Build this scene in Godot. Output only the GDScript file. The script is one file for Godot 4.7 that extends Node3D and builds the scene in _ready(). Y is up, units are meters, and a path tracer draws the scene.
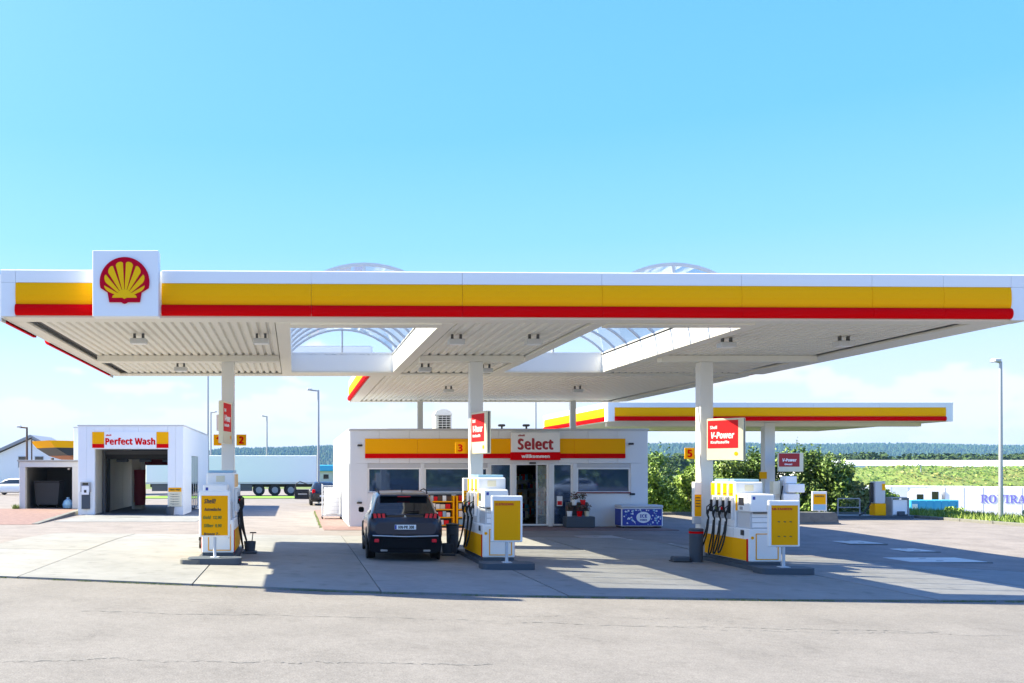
extends Node3D

const EXPO := 3.35
var mats := {}
var used := {}
var rng := RandomNumberGenerator.new()
var font_sans: Font
var font_serif: Font

# ---------------------------------------------------------------- shapes
class Shape:
	var v := PackedVector3Array()
	var n := PackedVector3Array()
	var c := PackedColorArray()
	var uv := PackedVector2Array()
	var xf := Transform3D.IDENTITY
	func tri(a: Vector3, b: Vector3, d: Vector3) -> void:
		# counter-clockwise seen from outside
		a = xf * a; b = xf * b; d = xf * d
		var m := (b - a).cross(d - a)
		if m.length_squared() < 1e-16:
			return
		m = m.normalized()
		v.append(a); v.append(d); v.append(b)
		n.append(m); n.append(m); n.append(m)
	func tri_n(a: Vector3, b: Vector3, d: Vector3, na: Vector3, nb: Vector3, nd: Vector3) -> void:
		v.append(xf * a); v.append(xf * d); v.append(xf * b)
		n.append((xf.basis * na).normalized()); n.append((xf.basis * nd).normalized()); n.append((xf.basis * nb).normalized())
	func quad(a: Vector3, b: Vector3, d: Vector3, e: Vector3) -> void:
		tri(a, b, d); tri(a, d, e)
	func box(p: Vector3, s: Vector3, ch := 0.0) -> void:
		var h := s * 0.5
		if ch <= 0.0:
			var q := []
			for i in 8:
				q.append(p + Vector3(h.x if i & 1 else -h.x, h.y if i & 2 else -h.y, h.z if i & 4 else -h.z))
			quad(q[4], q[5], q[7], q[6]); quad(q[1], q[0], q[2], q[3])
			quad(q[5], q[1], q[3], q[7]); quad(q[0], q[4], q[6], q[2])
			quad(q[6], q[7], q[3], q[2]); quad(q[0], q[1], q[5], q[4])
			return
		ch = minf(ch, minf(h.x, minf(h.y, h.z)) * 0.9)
		var f := func(sx, sy, sz, ax): # corner point on the face whose axis is ax
			var o := Vector3(h.x - ch, h.y - ch, h.z - ch)
			o[ax] += ch
			return p + Vector3(o.x * sx, o.y * sy, o.z * sz)
		for s1 in [-1, 1]:
			quad_o(f.call(s1, -1, -1, 0), f.call(s1, 1, -1, 0), f.call(s1, 1, 1, 0), f.call(s1, -1, 1, 0), p)
			quad_o(f.call(-1, s1, -1, 1), f.call(1, s1, -1, 1), f.call(1, s1, 1, 1), f.call(-1, s1, 1, 1), p)
			quad_o(f.call(-1, -1, s1, 2), f.call(1, -1, s1, 2), f.call(1, 1, s1, 2), f.call(-1, 1, s1, 2), p)
			for s2 in [-1, 1]:
				quad_o(f.call(s1, s2, -1, 0), f.call(s1, s2, 1, 0), f.call(s1, s2, 1, 1), f.call(s1, s2, -1, 1), p)
				quad_o(f.call(s1, -1, s2, 0), f.call(s1, 1, s2, 0), f.call(s1, 1, s2, 2), f.call(s1, -1, s2, 2), p)
				quad_o(f.call(-1, s1, s2, 1), f.call(1, s1, s2, 1), f.call(1, s1, s2, 2), f.call(-1, s1, s2, 2), p)
				for s3 in [-1, 1]:
					var a: Vector3 = f.call(s1, s2, s3, 0)
					var b: Vector3 = f.call(s1, s2, s3, 1)
					var d: Vector3 = f.call(s1, s2, s3, 2)
					if (b - a).cross(d - a).dot(a - p) < 0:
						tri(a, d, b)
					else:
						tri(a, b, d)
	func quad_o(a: Vector3, b: Vector3, d: Vector3, e: Vector3, away: Vector3) -> void:
		if (b - a).cross(d - a).dot((a + d) * 0.5 - away) < 0:
			quad(a, e, d, b)
		else:
			quad(a, b, d, e)
	func b2(x0: float, x1: float, y0: float, y1: float, z0: float, z1: float, ch := 0.0) -> void:
		box(Vector3((x0 + x1) / 2, (y0 + y1) / 2, (z0 + z1) / 2), Vector3(absf(x1 - x0), absf(y1 - y0), absf(z1 - z0)), ch)
	# polygon in the xy plane (counter-clockwise), from z0 back to z1 (z0 > z1)
	func prism(poly: PackedVector2Array, z0: float, z1: float) -> void:
		if Geometry2D.is_polygon_clockwise(poly):
			poly = poly.duplicate(); poly.reverse()
		var t := Geometry2D.triangulate_polygon(poly)
		for i in range(0, t.size(), 3):
			var a := poly[t[i]]; var b := poly[t[i + 1]]; var d := poly[t[i + 2]]
			if (b - a).cross(d - a) < 0:
				var k := b; b = d; d = k
			tri(Vector3(a.x, a.y, z0), Vector3(b.x, b.y, z0), Vector3(d.x, d.y, z0))
			tri(Vector3(a.x, a.y, z1), Vector3(d.x, d.y, z1), Vector3(b.x, b.y, z1))
		for i in poly.size():
			var a := poly[i]; var b := poly[(i + 1) % poly.size()]
			quad(Vector3(a.x, a.y, z1), Vector3(b.x, b.y, z1), Vector3(b.x, b.y, z0), Vector3(a.x, a.y, z0))
	func tube(pts: Array, r0: float, r1 := -1.0, k := 8) -> void:
		if r1 < 0: r1 = r0
		var prev := []
		var pn := []
		var side := Vector3.ZERO
		for i in pts.size():
			var t: Vector3 = (pts[mini(i + 1, pts.size() - 1)] - pts[maxi(i - 1, 0)]).normalized()
			if side == Vector3.ZERO:
				side = t.cross(Vector3(0.31, 0.2, 0.93)).normalized()
			side = (side - t * side.dot(t)).normalized()
			var up := t.cross(side)
			var r := lerpf(r0, r1, float(i) / maxf(1, pts.size() - 1))
			var ring := []
			var rn := []
			for j in k:
				var a := TAU * j / k
				var o := side * cos(a) + up * sin(a)
				ring.append(pts[i] + o * r); rn.append(o)
			if i > 0:
				for j in k:
					var j2 := (j + 1) % k
					tri_n(prev[j], prev[j2], ring[j2], pn[j], pn[j2], rn[j2])
					tri_n(prev[j], ring[j2], ring[j], pn[j], rn[j2], rn[j])
			if i == 0 or i == pts.size() - 1:
				for j in range(1, k - 1):
					if i == 0: tri(ring[0], ring[j + 1], ring[j])
					else: tri(ring[0], ring[j], ring[j + 1])
			prev = ring; pn = rn
	# profile of (radius, height) from the bottom up, about the y axis
	func lathe(prof: Array, k := 16) -> void:
		for i in prof.size() - 1:
			var a: Vector2 = prof[i]
			var b: Vector2 = prof[i + 1]
			var d := b - a
			for j in k:
				var t0 := TAU * j / k
				var t1 := TAU * (j + 1) / k
				var e0 := Vector3(cos(t0), 0, -sin(t0))
				var e1 := Vector3(cos(t1), 0, -sin(t1))
				var n0 := (e0 * d.y - Vector3.UP * d.x).normalized()
				var n1 := (e1 * d.y - Vector3.UP * d.x).normalized()
				var p0 := e0 * a.x + Vector3.UP * a.y
				var p1 := e1 * a.x + Vector3.UP * a.y
				var q0 := e0 * b.x + Vector3.UP * b.y
				var q1 := e1 * b.x + Vector3.UP * b.y
				if a.x > 1e-5: tri_n(p0, p1, q1, n0, n1, n1)
				if b.x > 1e-5: tri_n(p0, q1, q0, n0, n1, n0)
	# open profile (points u outward, w up) swept straight from p to q; out is the outward direction
	func sweep(prof: Array, p: Vector3, q: Vector3, out: Vector3, caps := true) -> void:
		for i in prof.size() - 1:
			var a: Vector3 = out * prof[i].x + Vector3.UP * prof[i].y
			var b: Vector3 = out * prof[i + 1].x + Vector3.UP * prof[i + 1].y
			quad(p + a, q + a, q + b, p + b)
		if caps:
			for i in range(1, prof.size() - 1):
				var a: Vector3 = out * prof[0].x + Vector3.UP * prof[0].y
				var b: Vector3 = out * prof[i].x + Vector3.UP * prof[i].y
				var d: Vector3 = out * prof[i + 1].x + Vector3.UP * prof[i + 1].y
				tri(p + a, p + b, p + d); tri(q + a, q + d, q + b)
	func mesh() -> ArrayMesh:
		var arr := []
		arr.resize(Mesh.ARRAY_MAX)
		arr[Mesh.ARRAY_VERTEX] = v
		arr[Mesh.ARRAY_NORMAL] = n
		if c.size() == v.size(): arr[Mesh.ARRAY_COLOR] = c
		if uv.size() == v.size(): arr[Mesh.ARRAY_TEX_UV] = uv
		var m := ArrayMesh.new()
		m.add_surface_from_arrays(Mesh.PRIMITIVE_TRIANGLES, arr)
		return m

# ---------------------------------------------------------------- nodes
func numbered(called: String) -> String:
	var k: int = used.get(called, -1) + 1
	used[called] = k
	return called if k == 0 else "%s_%03d" % [called, k]

func tag(o: Node, label := "", category := "", group := "", kind := "") -> Node:
	if label: o.set_meta("label", label)
	if category: o.set_meta("category", category)
	if group: o.set_meta("group", group)
	if kind: o.set_meta("kind", kind)
	return o

func thing(called: String, label: String, category: String, at := Vector3.ZERO, turn := 0.0, group := "") -> Node3D:
	var o := Node3D.new()
	o.name = numbered(called)
	add_child(o)
	o.position = at
	o.rotation.y = turn
	tag(o, label, category, group)
	return o

func part(parent: Node, called: String, s, m: Material, at := Vector3.ZERO) -> MeshInstance3D:
	var o := MeshInstance3D.new()
	o.name = numbered(called) if parent == self else called
	o.mesh = s.mesh() if s is Shape else s
	o.material_override = m
	o.position = at
	parent.add_child(o, true)
	return o

func bx(parent: Node, called: String, m: Material, x0: float, x1: float, y0: float, y1: float, z0: float, z1: float, ch := 0.0) -> MeshInstance3D:
	var c := Vector3((x0 + x1) / 2, (y0 + y1) / 2, (z0 + z1) / 2)
	var s := Shape.new()
	s.box(Vector3.ZERO, Vector3(absf(x1 - x0), absf(y1 - y0), absf(z1 - z0)), ch)
	return part(parent, called, s, m, c)

func structure(called: String, s: Shape, m: Material) -> MeshInstance3D:
	var o := part(self, called, s, m)
	o.set_meta("kind", "structure")
	return o

func copy_thing(o: Node3D, label: String, at: Vector3, base := "") -> Node3D:
	var r: Node3D = o.duplicate()
	r.name = numbered(base if base else String(o.name))
	add_child(r)
	r.position = at
	if label: r.set_meta("label", label)
	return r

func text(parent: Node, words: String, height: float, width: float, at: Vector3, m: Material, serif := false, depth := 0.012, called := "lettering", turn := 0.0, slant := 0.0) -> MeshInstance3D:
	var t := TextMesh.new()
	t.text = words
	t.font = font_serif if serif else font_sans
	t.font_size = 64
	t.pixel_size = 0.01
	t.depth = 0.02
	t.curve_step = 2.0
	var box := t.get_aabb()
	var st := SurfaceTool.new()
	var thick := 0.0 if serif else 0.018
	for k in 3:
		st.append_from(t, 0, Transform3D(Basis.IDENTITY, Vector3([0.0, -thick, thick][k], [0.0, thick * 0.6, -thick * 0.6][k], [0.0, -0.0006, -0.0012][k])))
		if serif: break
	var o := MeshInstance3D.new()
	o.name = called
	o.mesh = st.commit()
	o.material_override = m
	parent.add_child(o, true)
	var sx := width / maxf(box.size.x, 0.01)
	var sy := height / maxf(box.size.y, 0.01)
	var b := Basis(Vector3(sx, 0, 0), Vector3(slant * sy, sy, 0), Vector3(0, 0, depth / 0.02))
	b = Basis(Vector3.UP, turn) * b
	o.transform = Transform3D(b, at - b * (box.position + box.size / 2))
	return o

# ---------------------------------------------------------------- materials (colours given as linear base colours)
func lin(r: float, g_: float, b: float) -> Color:
	return Color(r, g_, b).linear_to_srgb()

func mat(called: String, r := 0.5, g_ := 0.5, b := 0.5, rough := 0.6, metal := 0.0) -> StandardMaterial3D:
	if mats.has(called):
		return mats[called]
	var m := StandardMaterial3D.new()
	m.resource_name = called
	m.albedo_color = lin(r, g_, b)
	m.roughness = rough
	m.metallic = metal
	mats[called] = m
	return m

func noise_image(seed_: int, size: int, layers: Array, lo: Color, hi: Color, speck := 0.0, contrast := 1.0, blot := 0.0) -> ImageTexture:
	# layers: [frequency, weight]; colours are linear, stored as sRGB
	var acc := PackedFloat32Array()
	acc.resize(size * size)
	var total := 0.0
	for l in layers:
		var fn := FastNoiseLite.new()
		fn.seed = seed_ + int(l[0] * 1000)
		fn.noise_type = FastNoiseLite.TYPE_SIMPLEX_SMOOTH
		fn.frequency = l[0]
		fn.fractal_octaves = 3
		var im := fn.get_seamless_image(size, size)
		var by := im.get_data()
		var w: float = l[1] / 255.0
		for i in size * size:
			acc[i] += by[i] * w
		total += l[1]
	var spots := PackedByteArray()
	if blot > 0.0:
		var bn := FastNoiseLite.new()
		bn.seed = seed_ + 99
		bn.frequency = 0.012
		bn.fractal_octaves = 4
		bn.domain_warp_enabled = true
		spots = bn.get_seamless_image(size, size).get_data()
	var r := RandomNumberGenerator.new()
	r.seed = seed_
	var lut := PackedByteArray()
	for i in 256:
		var q := lo.lerp(hi, i / 255.0).linear_to_srgb()
		lut.append(int(clampf(q.r, 0, 1) * 255)); lut.append(int(clampf(q.g, 0, 1) * 255)); lut.append(int(clampf(q.b, 0, 1) * 255))
	var out := PackedByteArray()
	out.resize(size * size * 3)
	for i in size * size:
		var t := (acc[i] / total - 0.5) * contrast + 0.5
		if blot > 0.0: t -= blot * smoothstep(0.66, 0.9, spots[i] / 255.0)
		if speck > 0: t += (r.randf() - 0.5) * speck
		var k := int(clampf(t, 0, 1) * 255) * 3
		out[i * 3] = lut[k]; out[i * 3 + 1] = lut[k + 1]; out[i * 3 + 2] = lut[k + 2]
	return ImageTexture.create_from_image(Image.create_from_data(size, size, false, Image.FORMAT_RGB8, out))

func ground_mat(called: String, tex: ImageTexture, tile: float, rough: float, bump: ImageTexture = null, depth := 0.0) -> StandardMaterial3D:
	var m := StandardMaterial3D.new()
	m.resource_name = called
	m.albedo_texture = tex
	m.uv1_triplanar = true
	m.uv1_world_triplanar = true
	m.uv1_scale = Vector3.ONE / tile
	m.roughness = rough
	if bump:
		m.heightmap_enabled = true
		m.heightmap_texture = bump
		m.heightmap_scale = depth
	mats[called] = m
	return m

func glass(called: String, r: float, g_: float, b: float, a: float, rough := 0.03) -> StandardMaterial3D:
	var m := mat(called, r, g_, b, rough)
	var q := m.albedo_color
	q.a = a
	m.albedo_color = q
	m.transparency = BaseMaterial3D.TRANSPARENCY_ALPHA
	return m

# world height of the paved ground; x right, d metres away from the lens
func g(x: float, d: float) -> float:
	return -0.017 * clampf(x - 4.6, -14, 14) * (1.0 - smoothstep(26.0, 36.0, d))

func P(x: float, y: float, d: float) -> Vector3:
	return Vector3(x, y, -d)

func _ready() -> void:
	rng.seed = 7
	setup_view()
	var f1 := SystemFont.new(); f1.font_names = ["Droid Sans"]; f1.font_weight = 700; font_sans = f1
	var f2 := SystemFont.new(); f2.font_names = ["Droid Serif"]; f2.font_weight = 700; font_serif = f2
	make_materials()
	build_ground()
	build_far()
	build_canopy()
	build_store()
	build_wash()
	build_second_canopy()
	build_islands()
	build_store_things()
	build_left_things()
	build_right_things()
	build_car()
	build_plants()

func setup_view() -> void:
	var cam := Camera3D.new()
	cam.name = "camera"
	cam.projection = Camera3D.PROJECTION_FRUSTUM
	cam.near = 0.1
	cam.far = 9000.0
	cam.size = 683.0 / 950.0 * 0.1
	cam.frustum_offset = Vector2(217.0, 128.5) / 950.0 * 0.1
	cam.position = Vector3(0, 2.2, 0)
	add_child(cam)
	cam.current = true
	var to_sun := Vector3(-1.02, 1.0, -0.26).normalized()
	var sun := DirectionalLight3D.new()
	sun.name = "sun"
	add_child(sun)
	sun.look_at_from_position(to_sun * 50.0, Vector3.ZERO)
	sun.light_energy = 1.6
	sun.light_color = Color(1.0, 0.96, 0.835)
	sun.light_angular_distance = 0.5
	sun.shadow_enabled = true
	var e := Environment.new()
	e.background_mode = Environment.BG_SKY
	e.sky = Sky.new()
	var p := PanoramaSkyMaterial.new()
	p.panorama = make_sky(to_sun)
	e.sky.sky_material = p
	e.tonemap_mode = Environment.TONE_MAPPER_LINEAR
	e.tonemap_exposure = EXPO
	e.sdfgi_enabled = true
	e.ssao_enabled = true
	e.ssil_enabled = true
	e.fog_enabled = true
	e.fog_density = 0.000085
	e.fog_light_color = Color(0.55, 0.78, 1.0)
	var w := WorldEnvironment.new()
	w.name = "air"
	w.environment = e
	add_child(w)

# clear summer air: white at the horizon, deepening blue upwards, brighter towards the sun, low cumulus
func make_sky(to_sun: Vector3) -> ImageTexture:
	var W := 2048
	var H := 1024
	var stops := [[0.0, 1.0, 1.03, 1.12], [3.0, 0.93, 1.02, 1.2], [6.5, 0.72, 0.97, 1.35], [10.0, 0.45, 0.86, 1.5], [13.0, 0.32, 0.78, 1.55], [19.0, 0.195, 0.65, 1.6], [27.0, 0.155, 0.575, 1.55], [45.0, 0.085, 0.40, 1.35], [90.0, 0.04, 0.25, 1.05]]
	var cl := FastNoiseLite.new()
	cl.seed = 23
	cl.frequency = 0.9
	cl.fractal_octaves = 6
	cl.fractal_gain = 0.5
	cl.noise_type = FastNoiseLite.TYPE_SIMPLEX_SMOOTH
	var px := PackedFloat32Array()
	px.resize(W * H * 3)
	var sa := PackedFloat32Array(); var ca := PackedFloat32Array()
	for x in W:
		var a := (x + 0.5) / W * TAU
		sa.append(sin(a)); ca.append(-cos(a))
	for y in H:
		var el := PI / 2 - (y + 0.5) / H * PI
		var deg := rad_to_deg(el)
		var c := Color(0.42, 0.40, 0.38)
		if deg > 0:
			for i in stops.size() - 1:
				if deg <= stops[i + 1][0]:
					var t: float = (deg - stops[i][0]) / (stops[i + 1][0] - stops[i][0])
					c = Color(lerpf(stops[i][1], stops[i + 1][1], t), lerpf(stops[i][2], stops[i + 1][2], t), lerpf(stops[i][3], stops[i + 1][3], t))
					break
		var ce := cos(el)
		var se := sin(el)
		var at := y * W * 3
		for x in W:
			var r := c.r; var gg := c.g; var b := c.b
			if deg > -1:
				var dot := (to_sun.x * sa[x] + to_sun.z * ca[x]) * ce + to_sun.y * se
				var glow := 2.2 * exp(-acos(clampf(dot, -1, 1)) * 2.85)
				r += glow * 0.85; gg += glow; b += glow
				if deg > 0 and deg < 9.0:
					var m := cl.get_noise_3d(sa[x] * 9.0, deg * 0.62, ca[x] * 9.0) + 0.10 * sin(sa[x] * 3.0 + 1.0) + 0.06
					var edge := -0.02 + 0.6 * smoothstep(3.0, 8.0, deg)
					var cov := smoothstep(edge, edge + 0.09, m) * smoothstep(0.0, 1.0, deg) * 0.85
					r = lerpf(r, 1.06, cov); gg = lerpf(gg, 1.07, cov); b = lerpf(b, 1.08, cov)
			px[at] = r / EXPO; px[at + 1] = gg / EXPO; px[at + 2] = b / EXPO
			at += 3
	return ImageTexture.create_from_image(Image.create_from_data(W, H, false, Image.FORMAT_RGBF, px.to_byte_array()))

func make_materials() -> void:
	var fine := noise_image(11, 1024, [[0.005, 0.22], [0.05, 0.2], [0.35, 0.6]], Color(0.086, 0.0795, 0.076), Color(0.230, 0.215, 0.206), 0.55, 1.15, 0.12)
	ground_mat("road_asphalt", fine, 9.0, 0.92)
	var pink := noise_image(12, 512, [[0.01, 0.6], [0.08, 0.4], [0.3, 0.3]], Color(0.135, 0.118, 0.112), Color(0.25, 0.222, 0.21), 0.3, 1.1, 0.2)
	ground_mat("forecourt_asphalt", pink, 7.0, 0.92)
	var conc := noise_image(13, 1024, [[0.004, 0.7], [0.02, 0.5], [0.2, 0.25]], Color(0.165, 0.1645, 0.163), Color(0.277, 0.276, 0.2745), 0.12, 1.0, 0.45)
	for i in 3:
		var m: StandardMaterial3D = ground_mat("concrete_%d" % i, conc, 7.3 + i, 0.85)
		m.albedo_color = [Color(1, 1, 1), Color(0.96, 0.965, 0.97), Color(0.985, 0.98, 0.965)][i]
		m.uv1_offset = Vector3(0.31, 0.2, 0.17) * i
	ground_mat("kerb_stone", conc, 2.0, 0.9).albedo_color = Color(0.85, 0.85, 0.83)
	var brick := noise_image(14, 256, [[0.03, 0.5], [0.25, 0.6]], Color(0.125, 0.07, 0.062), Color(0.26, 0.168, 0.15), 0.3, 1.3)
	ground_mat("paving", brick, 2.5, 0.9)
	var turf := noise_image(15, 512, [[0.01, 0.6], [0.06, 0.6], [0.3, 0.5]], Color(0.05, 0.085, 0.015), Color(0.17, 0.21, 0.06), 0.4, 1.5)
	ground_mat("turf", turf, 9.0, 0.95)
	var dry := noise_image(16, 512, [[0.01, 0.6], [0.05, 0.7], [0.25, 0.5]], Color(0.07, 0.12, 0.02), Color(0.20, 0.24, 0.06), 0.4, 1.6)
	ground_mat("meadow", dry, 22.0, 0.95)
	var wood := noise_image(17, 512, [[0.02, 0.5], [0.12, 0.7]], Color(0.012, 0.03, 0.012), Color(0.04, 0.075, 0.025), 0.3, 1.5)
	ground_mat("far_forest", wood, 160.0, 1.0)
	var tyre := noise_image(18, 256, [[0.02, 0.8], [0.12, 0.5]], Color(0.06, 0.06, 0.06), Color(0.2, 0.2, 0.2), 0.2, 1.2)
	ground_mat("tar", tyre, 1.0, 0.8)
	mat("white_metal", 0.84, 0.85, 0.86, 0.38)
	mat("shop_cladding", 0.76, 0.775, 0.79, 0.42)
	mat("dark_paving_red", 0.06, 0.035, 0.035, 0.9)
	mat("soffit_metal", 0.77, 0.74, 0.665, 0.5)
	mat("curb_white", 0.86, 0.86, 0.85, 0.5)
	mat("yellow", 1.0, 0.44, 0.004, 0.5).metallic_specular = 0.12
	mat("red", 0.72, 0.003, 0.005, 0.5).metallic_specular = 0.06
	mat("emblem_red", 0.52, 0.004, 0.025, 0.5).metallic_specular = 0.08
	mat("emblem_yellow", 0.93, 0.53, 0.01, 0.5).metallic_specular = 0.12
	mat("orange_board", 0.93, 0.40, 0.005, 0.5).metallic_specular = 0.12
	mat("column", 0.74, 0.73, 0.71, 0.45)
	mat("seam", 0.10, 0.10, 0.105, 0.7)
	mat("dark", 0.02, 0.021, 0.024, 0.5)
	mat("rubber", 0.015, 0.015, 0.016, 0.75)
	mat("plinth", 0.06, 0.075, 0.095, 0.7)
	mat("grey", 0.30, 0.31, 0.33, 0.5)
	mat("light_grey", 0.55, 0.56, 0.58, 0.45)
	mat("steel", 0.55, 0.56, 0.58, 0.32, 0.9)
	mat("galvanised", 0.42, 0.44, 0.46, 0.5, 0.6)
	mat("cream", 0.78, 0.71, 0.52, 0.45)
	mat("sign_red", 0.80, 0.03, 0.035, 0.5).metallic_specular = 0.1
	mat("sign_dark_red", 0.38, 0.012, 0.02, 0.4)
	mat("cover_steel", 0.34, 0.35, 0.36, 0.4, 0.2)
	mat("white", 0.88, 0.88, 0.88, 0.4)
	mat("ink", 0.05, 0.045, 0.035, 0.7)
	mat("ink_green", 0.10, 0.16, 0.02, 0.7)
	mat("ink_red", 0.55, 0.03, 0.01, 0.6)
	mat("maroon", 0.22, 0.012, 0.02, 0.8)
	mat("blue_ink", 0.02, 0.045, 0.34, 0.5)
	mat("pale_blue", 0.30, 0.52, 0.68, 0.5)
	mat("cyan_blue", 0.06, 0.42, 0.72, 0.5)
	mat("wood_brown", 0.11, 0.06, 0.035, 0.7)
	mat("interior", 0.16, 0.16, 0.17, 0.8)
	mat("interior_cream", 0.62, 0.60, 0.52, 0.6)
	mat("interior_dark", 0.045, 0.05, 0.055, 0.8)
	mat("earth", 0.09, 0.065, 0.045, 0.95)
	mat("bark", 0.10, 0.075, 0.05, 0.9)
	var wg := glass("window_glass", 0.045, 0.095, 0.20, 0.7)
	wg.metallic = 0.35
	glass("vault_glass", 0.45, 0.62, 0.82, 0.36, 0.06)
	glass("clear_glass", 0.6, 0.7, 0.75, 0.15)
	var cg := mat("dark_glass", 0.006, 0.008, 0.011, 0.04)
	cg.metallic_specular = 0.7

# ---------------------------------------------------------------- ground
func kerb_d(x: float) -> float:
	var k := [[-40.0, 21.5], [-12.0, 18.4], [-5.5, 17.85], [-1.7, 17.1], [1.15, 16.55], [4.0, 16.4], [8.0, 16.4], [12.7, 16.8], [30.0, 19.2], [60.0, 24.0]]
	for i in k.size() - 1:
		if x <= k[i + 1][0]:
			return lerpf(k[i][1], k[i + 1][1], clampf((x - k[i][0]) / (k[i + 1][0] - k[i][0]), 0, 1))
	return k[-1][1]

func sheet(s: Shape, xs: Array, ds: Callable, nd: int, h: Callable) -> void:
	# ds(x, t) gives the distance for t in 0..1
	for i in xs.size() - 1:
		for j in nd:
			var q := []
			for c in [[0, 0], [1, 0], [1, 1], [0, 1]]:
				var x: float = xs[i + c[0]]
				var d: float = ds.call(x, float(j + c[1]) / nd)
				q.append(P(x, h.call(x, d), d))
			s.quad(q[0], q[1], q[2], q[3])

func steps(a: float, b: float, n: int) -> Array:
	var o := []
	for i in n + 1:
		o.append(lerpf(a, b, float(i) / n))
	return o

func terrain(x: float, d: float) -> float:
	var drop := smoothstep(0.0, 14.0, maxf(d - 47.5, minf(x - 31.0, 40.0)) if x > 29.0 else d - 47.5) * smoothstep(14.5, 22.0, x) * smoothstep(20, 40, d)
	return g(x, d) - 0.10 - 2.9 * drop

func build_ground() -> void:
	var t := Shape.new()
	var xs := [-4000, -1500, -600, -250, -120, -70, -45, -30, -20, -10, 0, 6, 10, 13, 14.5, 16, 18, 20, 22, 24, 26, 28, 29, 30, 31, 33, 35, 37, 39, 41, 43, 45, 50, 60, 75, 95, 120, 180, 300, 600, 1500, 4500]
	var dd := [-400, -100, -40, -15, 0, 10, 16, 20, 24, 26, 28, 30, 32, 34, 36, 38, 40, 42, 44, 46, 47.5, 49, 50.5, 52, 54, 56, 58, 60, 62, 66, 72, 80, 95, 115, 140, 180, 300, 600, 1200, 2400, 5200]
	for i in xs.size() - 1:
		for j in dd.size() - 1:
			var q := []
			for c in [[0, 0], [1, 0], [1, 1], [0, 1]]:
				var x := float(xs[i + c[0]])
				var d := float(dd[j + c[1]])
				q.append(P(x, terrain(x, d), d))
			t.quad(q[0], q[1], q[2], q[3])
	structure("terrain", t, mats["turf"])
	# road in front
	var r := Shape.new()
	sheet(r, steps(-40, 60, 100), func(x, k): return lerpf(-60.0, kerb_d(x), sqrt(k)), 34, func(x, d): return g(x, d))
	var road := structure("road", r, mats["road_asphalt"])
	# paved yard behind the kerb line, as far as the hedge, the right-hand verge and the lorry park
	var a := Shape.new()
	sheet(a, steps(-40, 14, 54), func(x, k): return lerpf(kerb_d(x), 110.0, pow(k, 1.6)), 50, func(x, d): return g(x, d))
	sheet(a, steps(14, 28.4, 15), func(x, k): return lerpf(kerb_d(x), 46.5, k), 26, func(x, d): return g(x, d))
	structure("forecourt", a, mats["forecourt_asphalt"])
	build_slabs()
	build_cracks(road)
	# red paving in front of the shop
	var pv := Shape.new()
	pv.b2(1.05, 14.0, -0.05, 0.02, -36.7, -34.6, 0.01)
	structure("shop_paving", pv, mats["paving"])
	var ps := Shape.new()
	ps.b2(1.05, 2.08, -0.05, 0.02, -52.0, -36.704, 0.01)
	structure("side_paving", ps, mats["paving"])
	# pale concrete pad before the wash hall
	var pad := Shape.new()
	pad.b2(-10.2, -4.2, -0.04, 0.012, -46.4, -40.2)
	structure("wash_apron", pad, mats["concrete_1"])
	var dc := Shape.new()
	dc.b2(-8.3, -7.2, 0.0, 0.018, -44.3, -44.0)
	structure("drain_cover", dc, mats["tar"])
	# kerb along the verge on the right
	var kb := thing("verge_kerb", "low concrete kerb between yard and grass verge on the right", "kerb", Vector3.ZERO)
	for i in 14:
		var d0 := 19.4 + i * 1.93
		var s := Shape.new()
		var y := g(28.5, d0 + 0.96)
		s.box(Vector3.ZERO, Vector3(0.16, 0.24, 1.9), 0.015)
		part(kb, "kerb_stone", s, mats["kerb_stone"], P(28.5, y, d0 + 0.96))
	for i in 7:
		var s := Shape.new()
		s.box(Vector3.ZERO, Vector3(1.96, 0.24, 0.16), 0.015)
		part(kb, "kerb_stone", s, mats["kerb_stone"], P(15.0 + i * 2.0, 0.02, 46.6))

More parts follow.
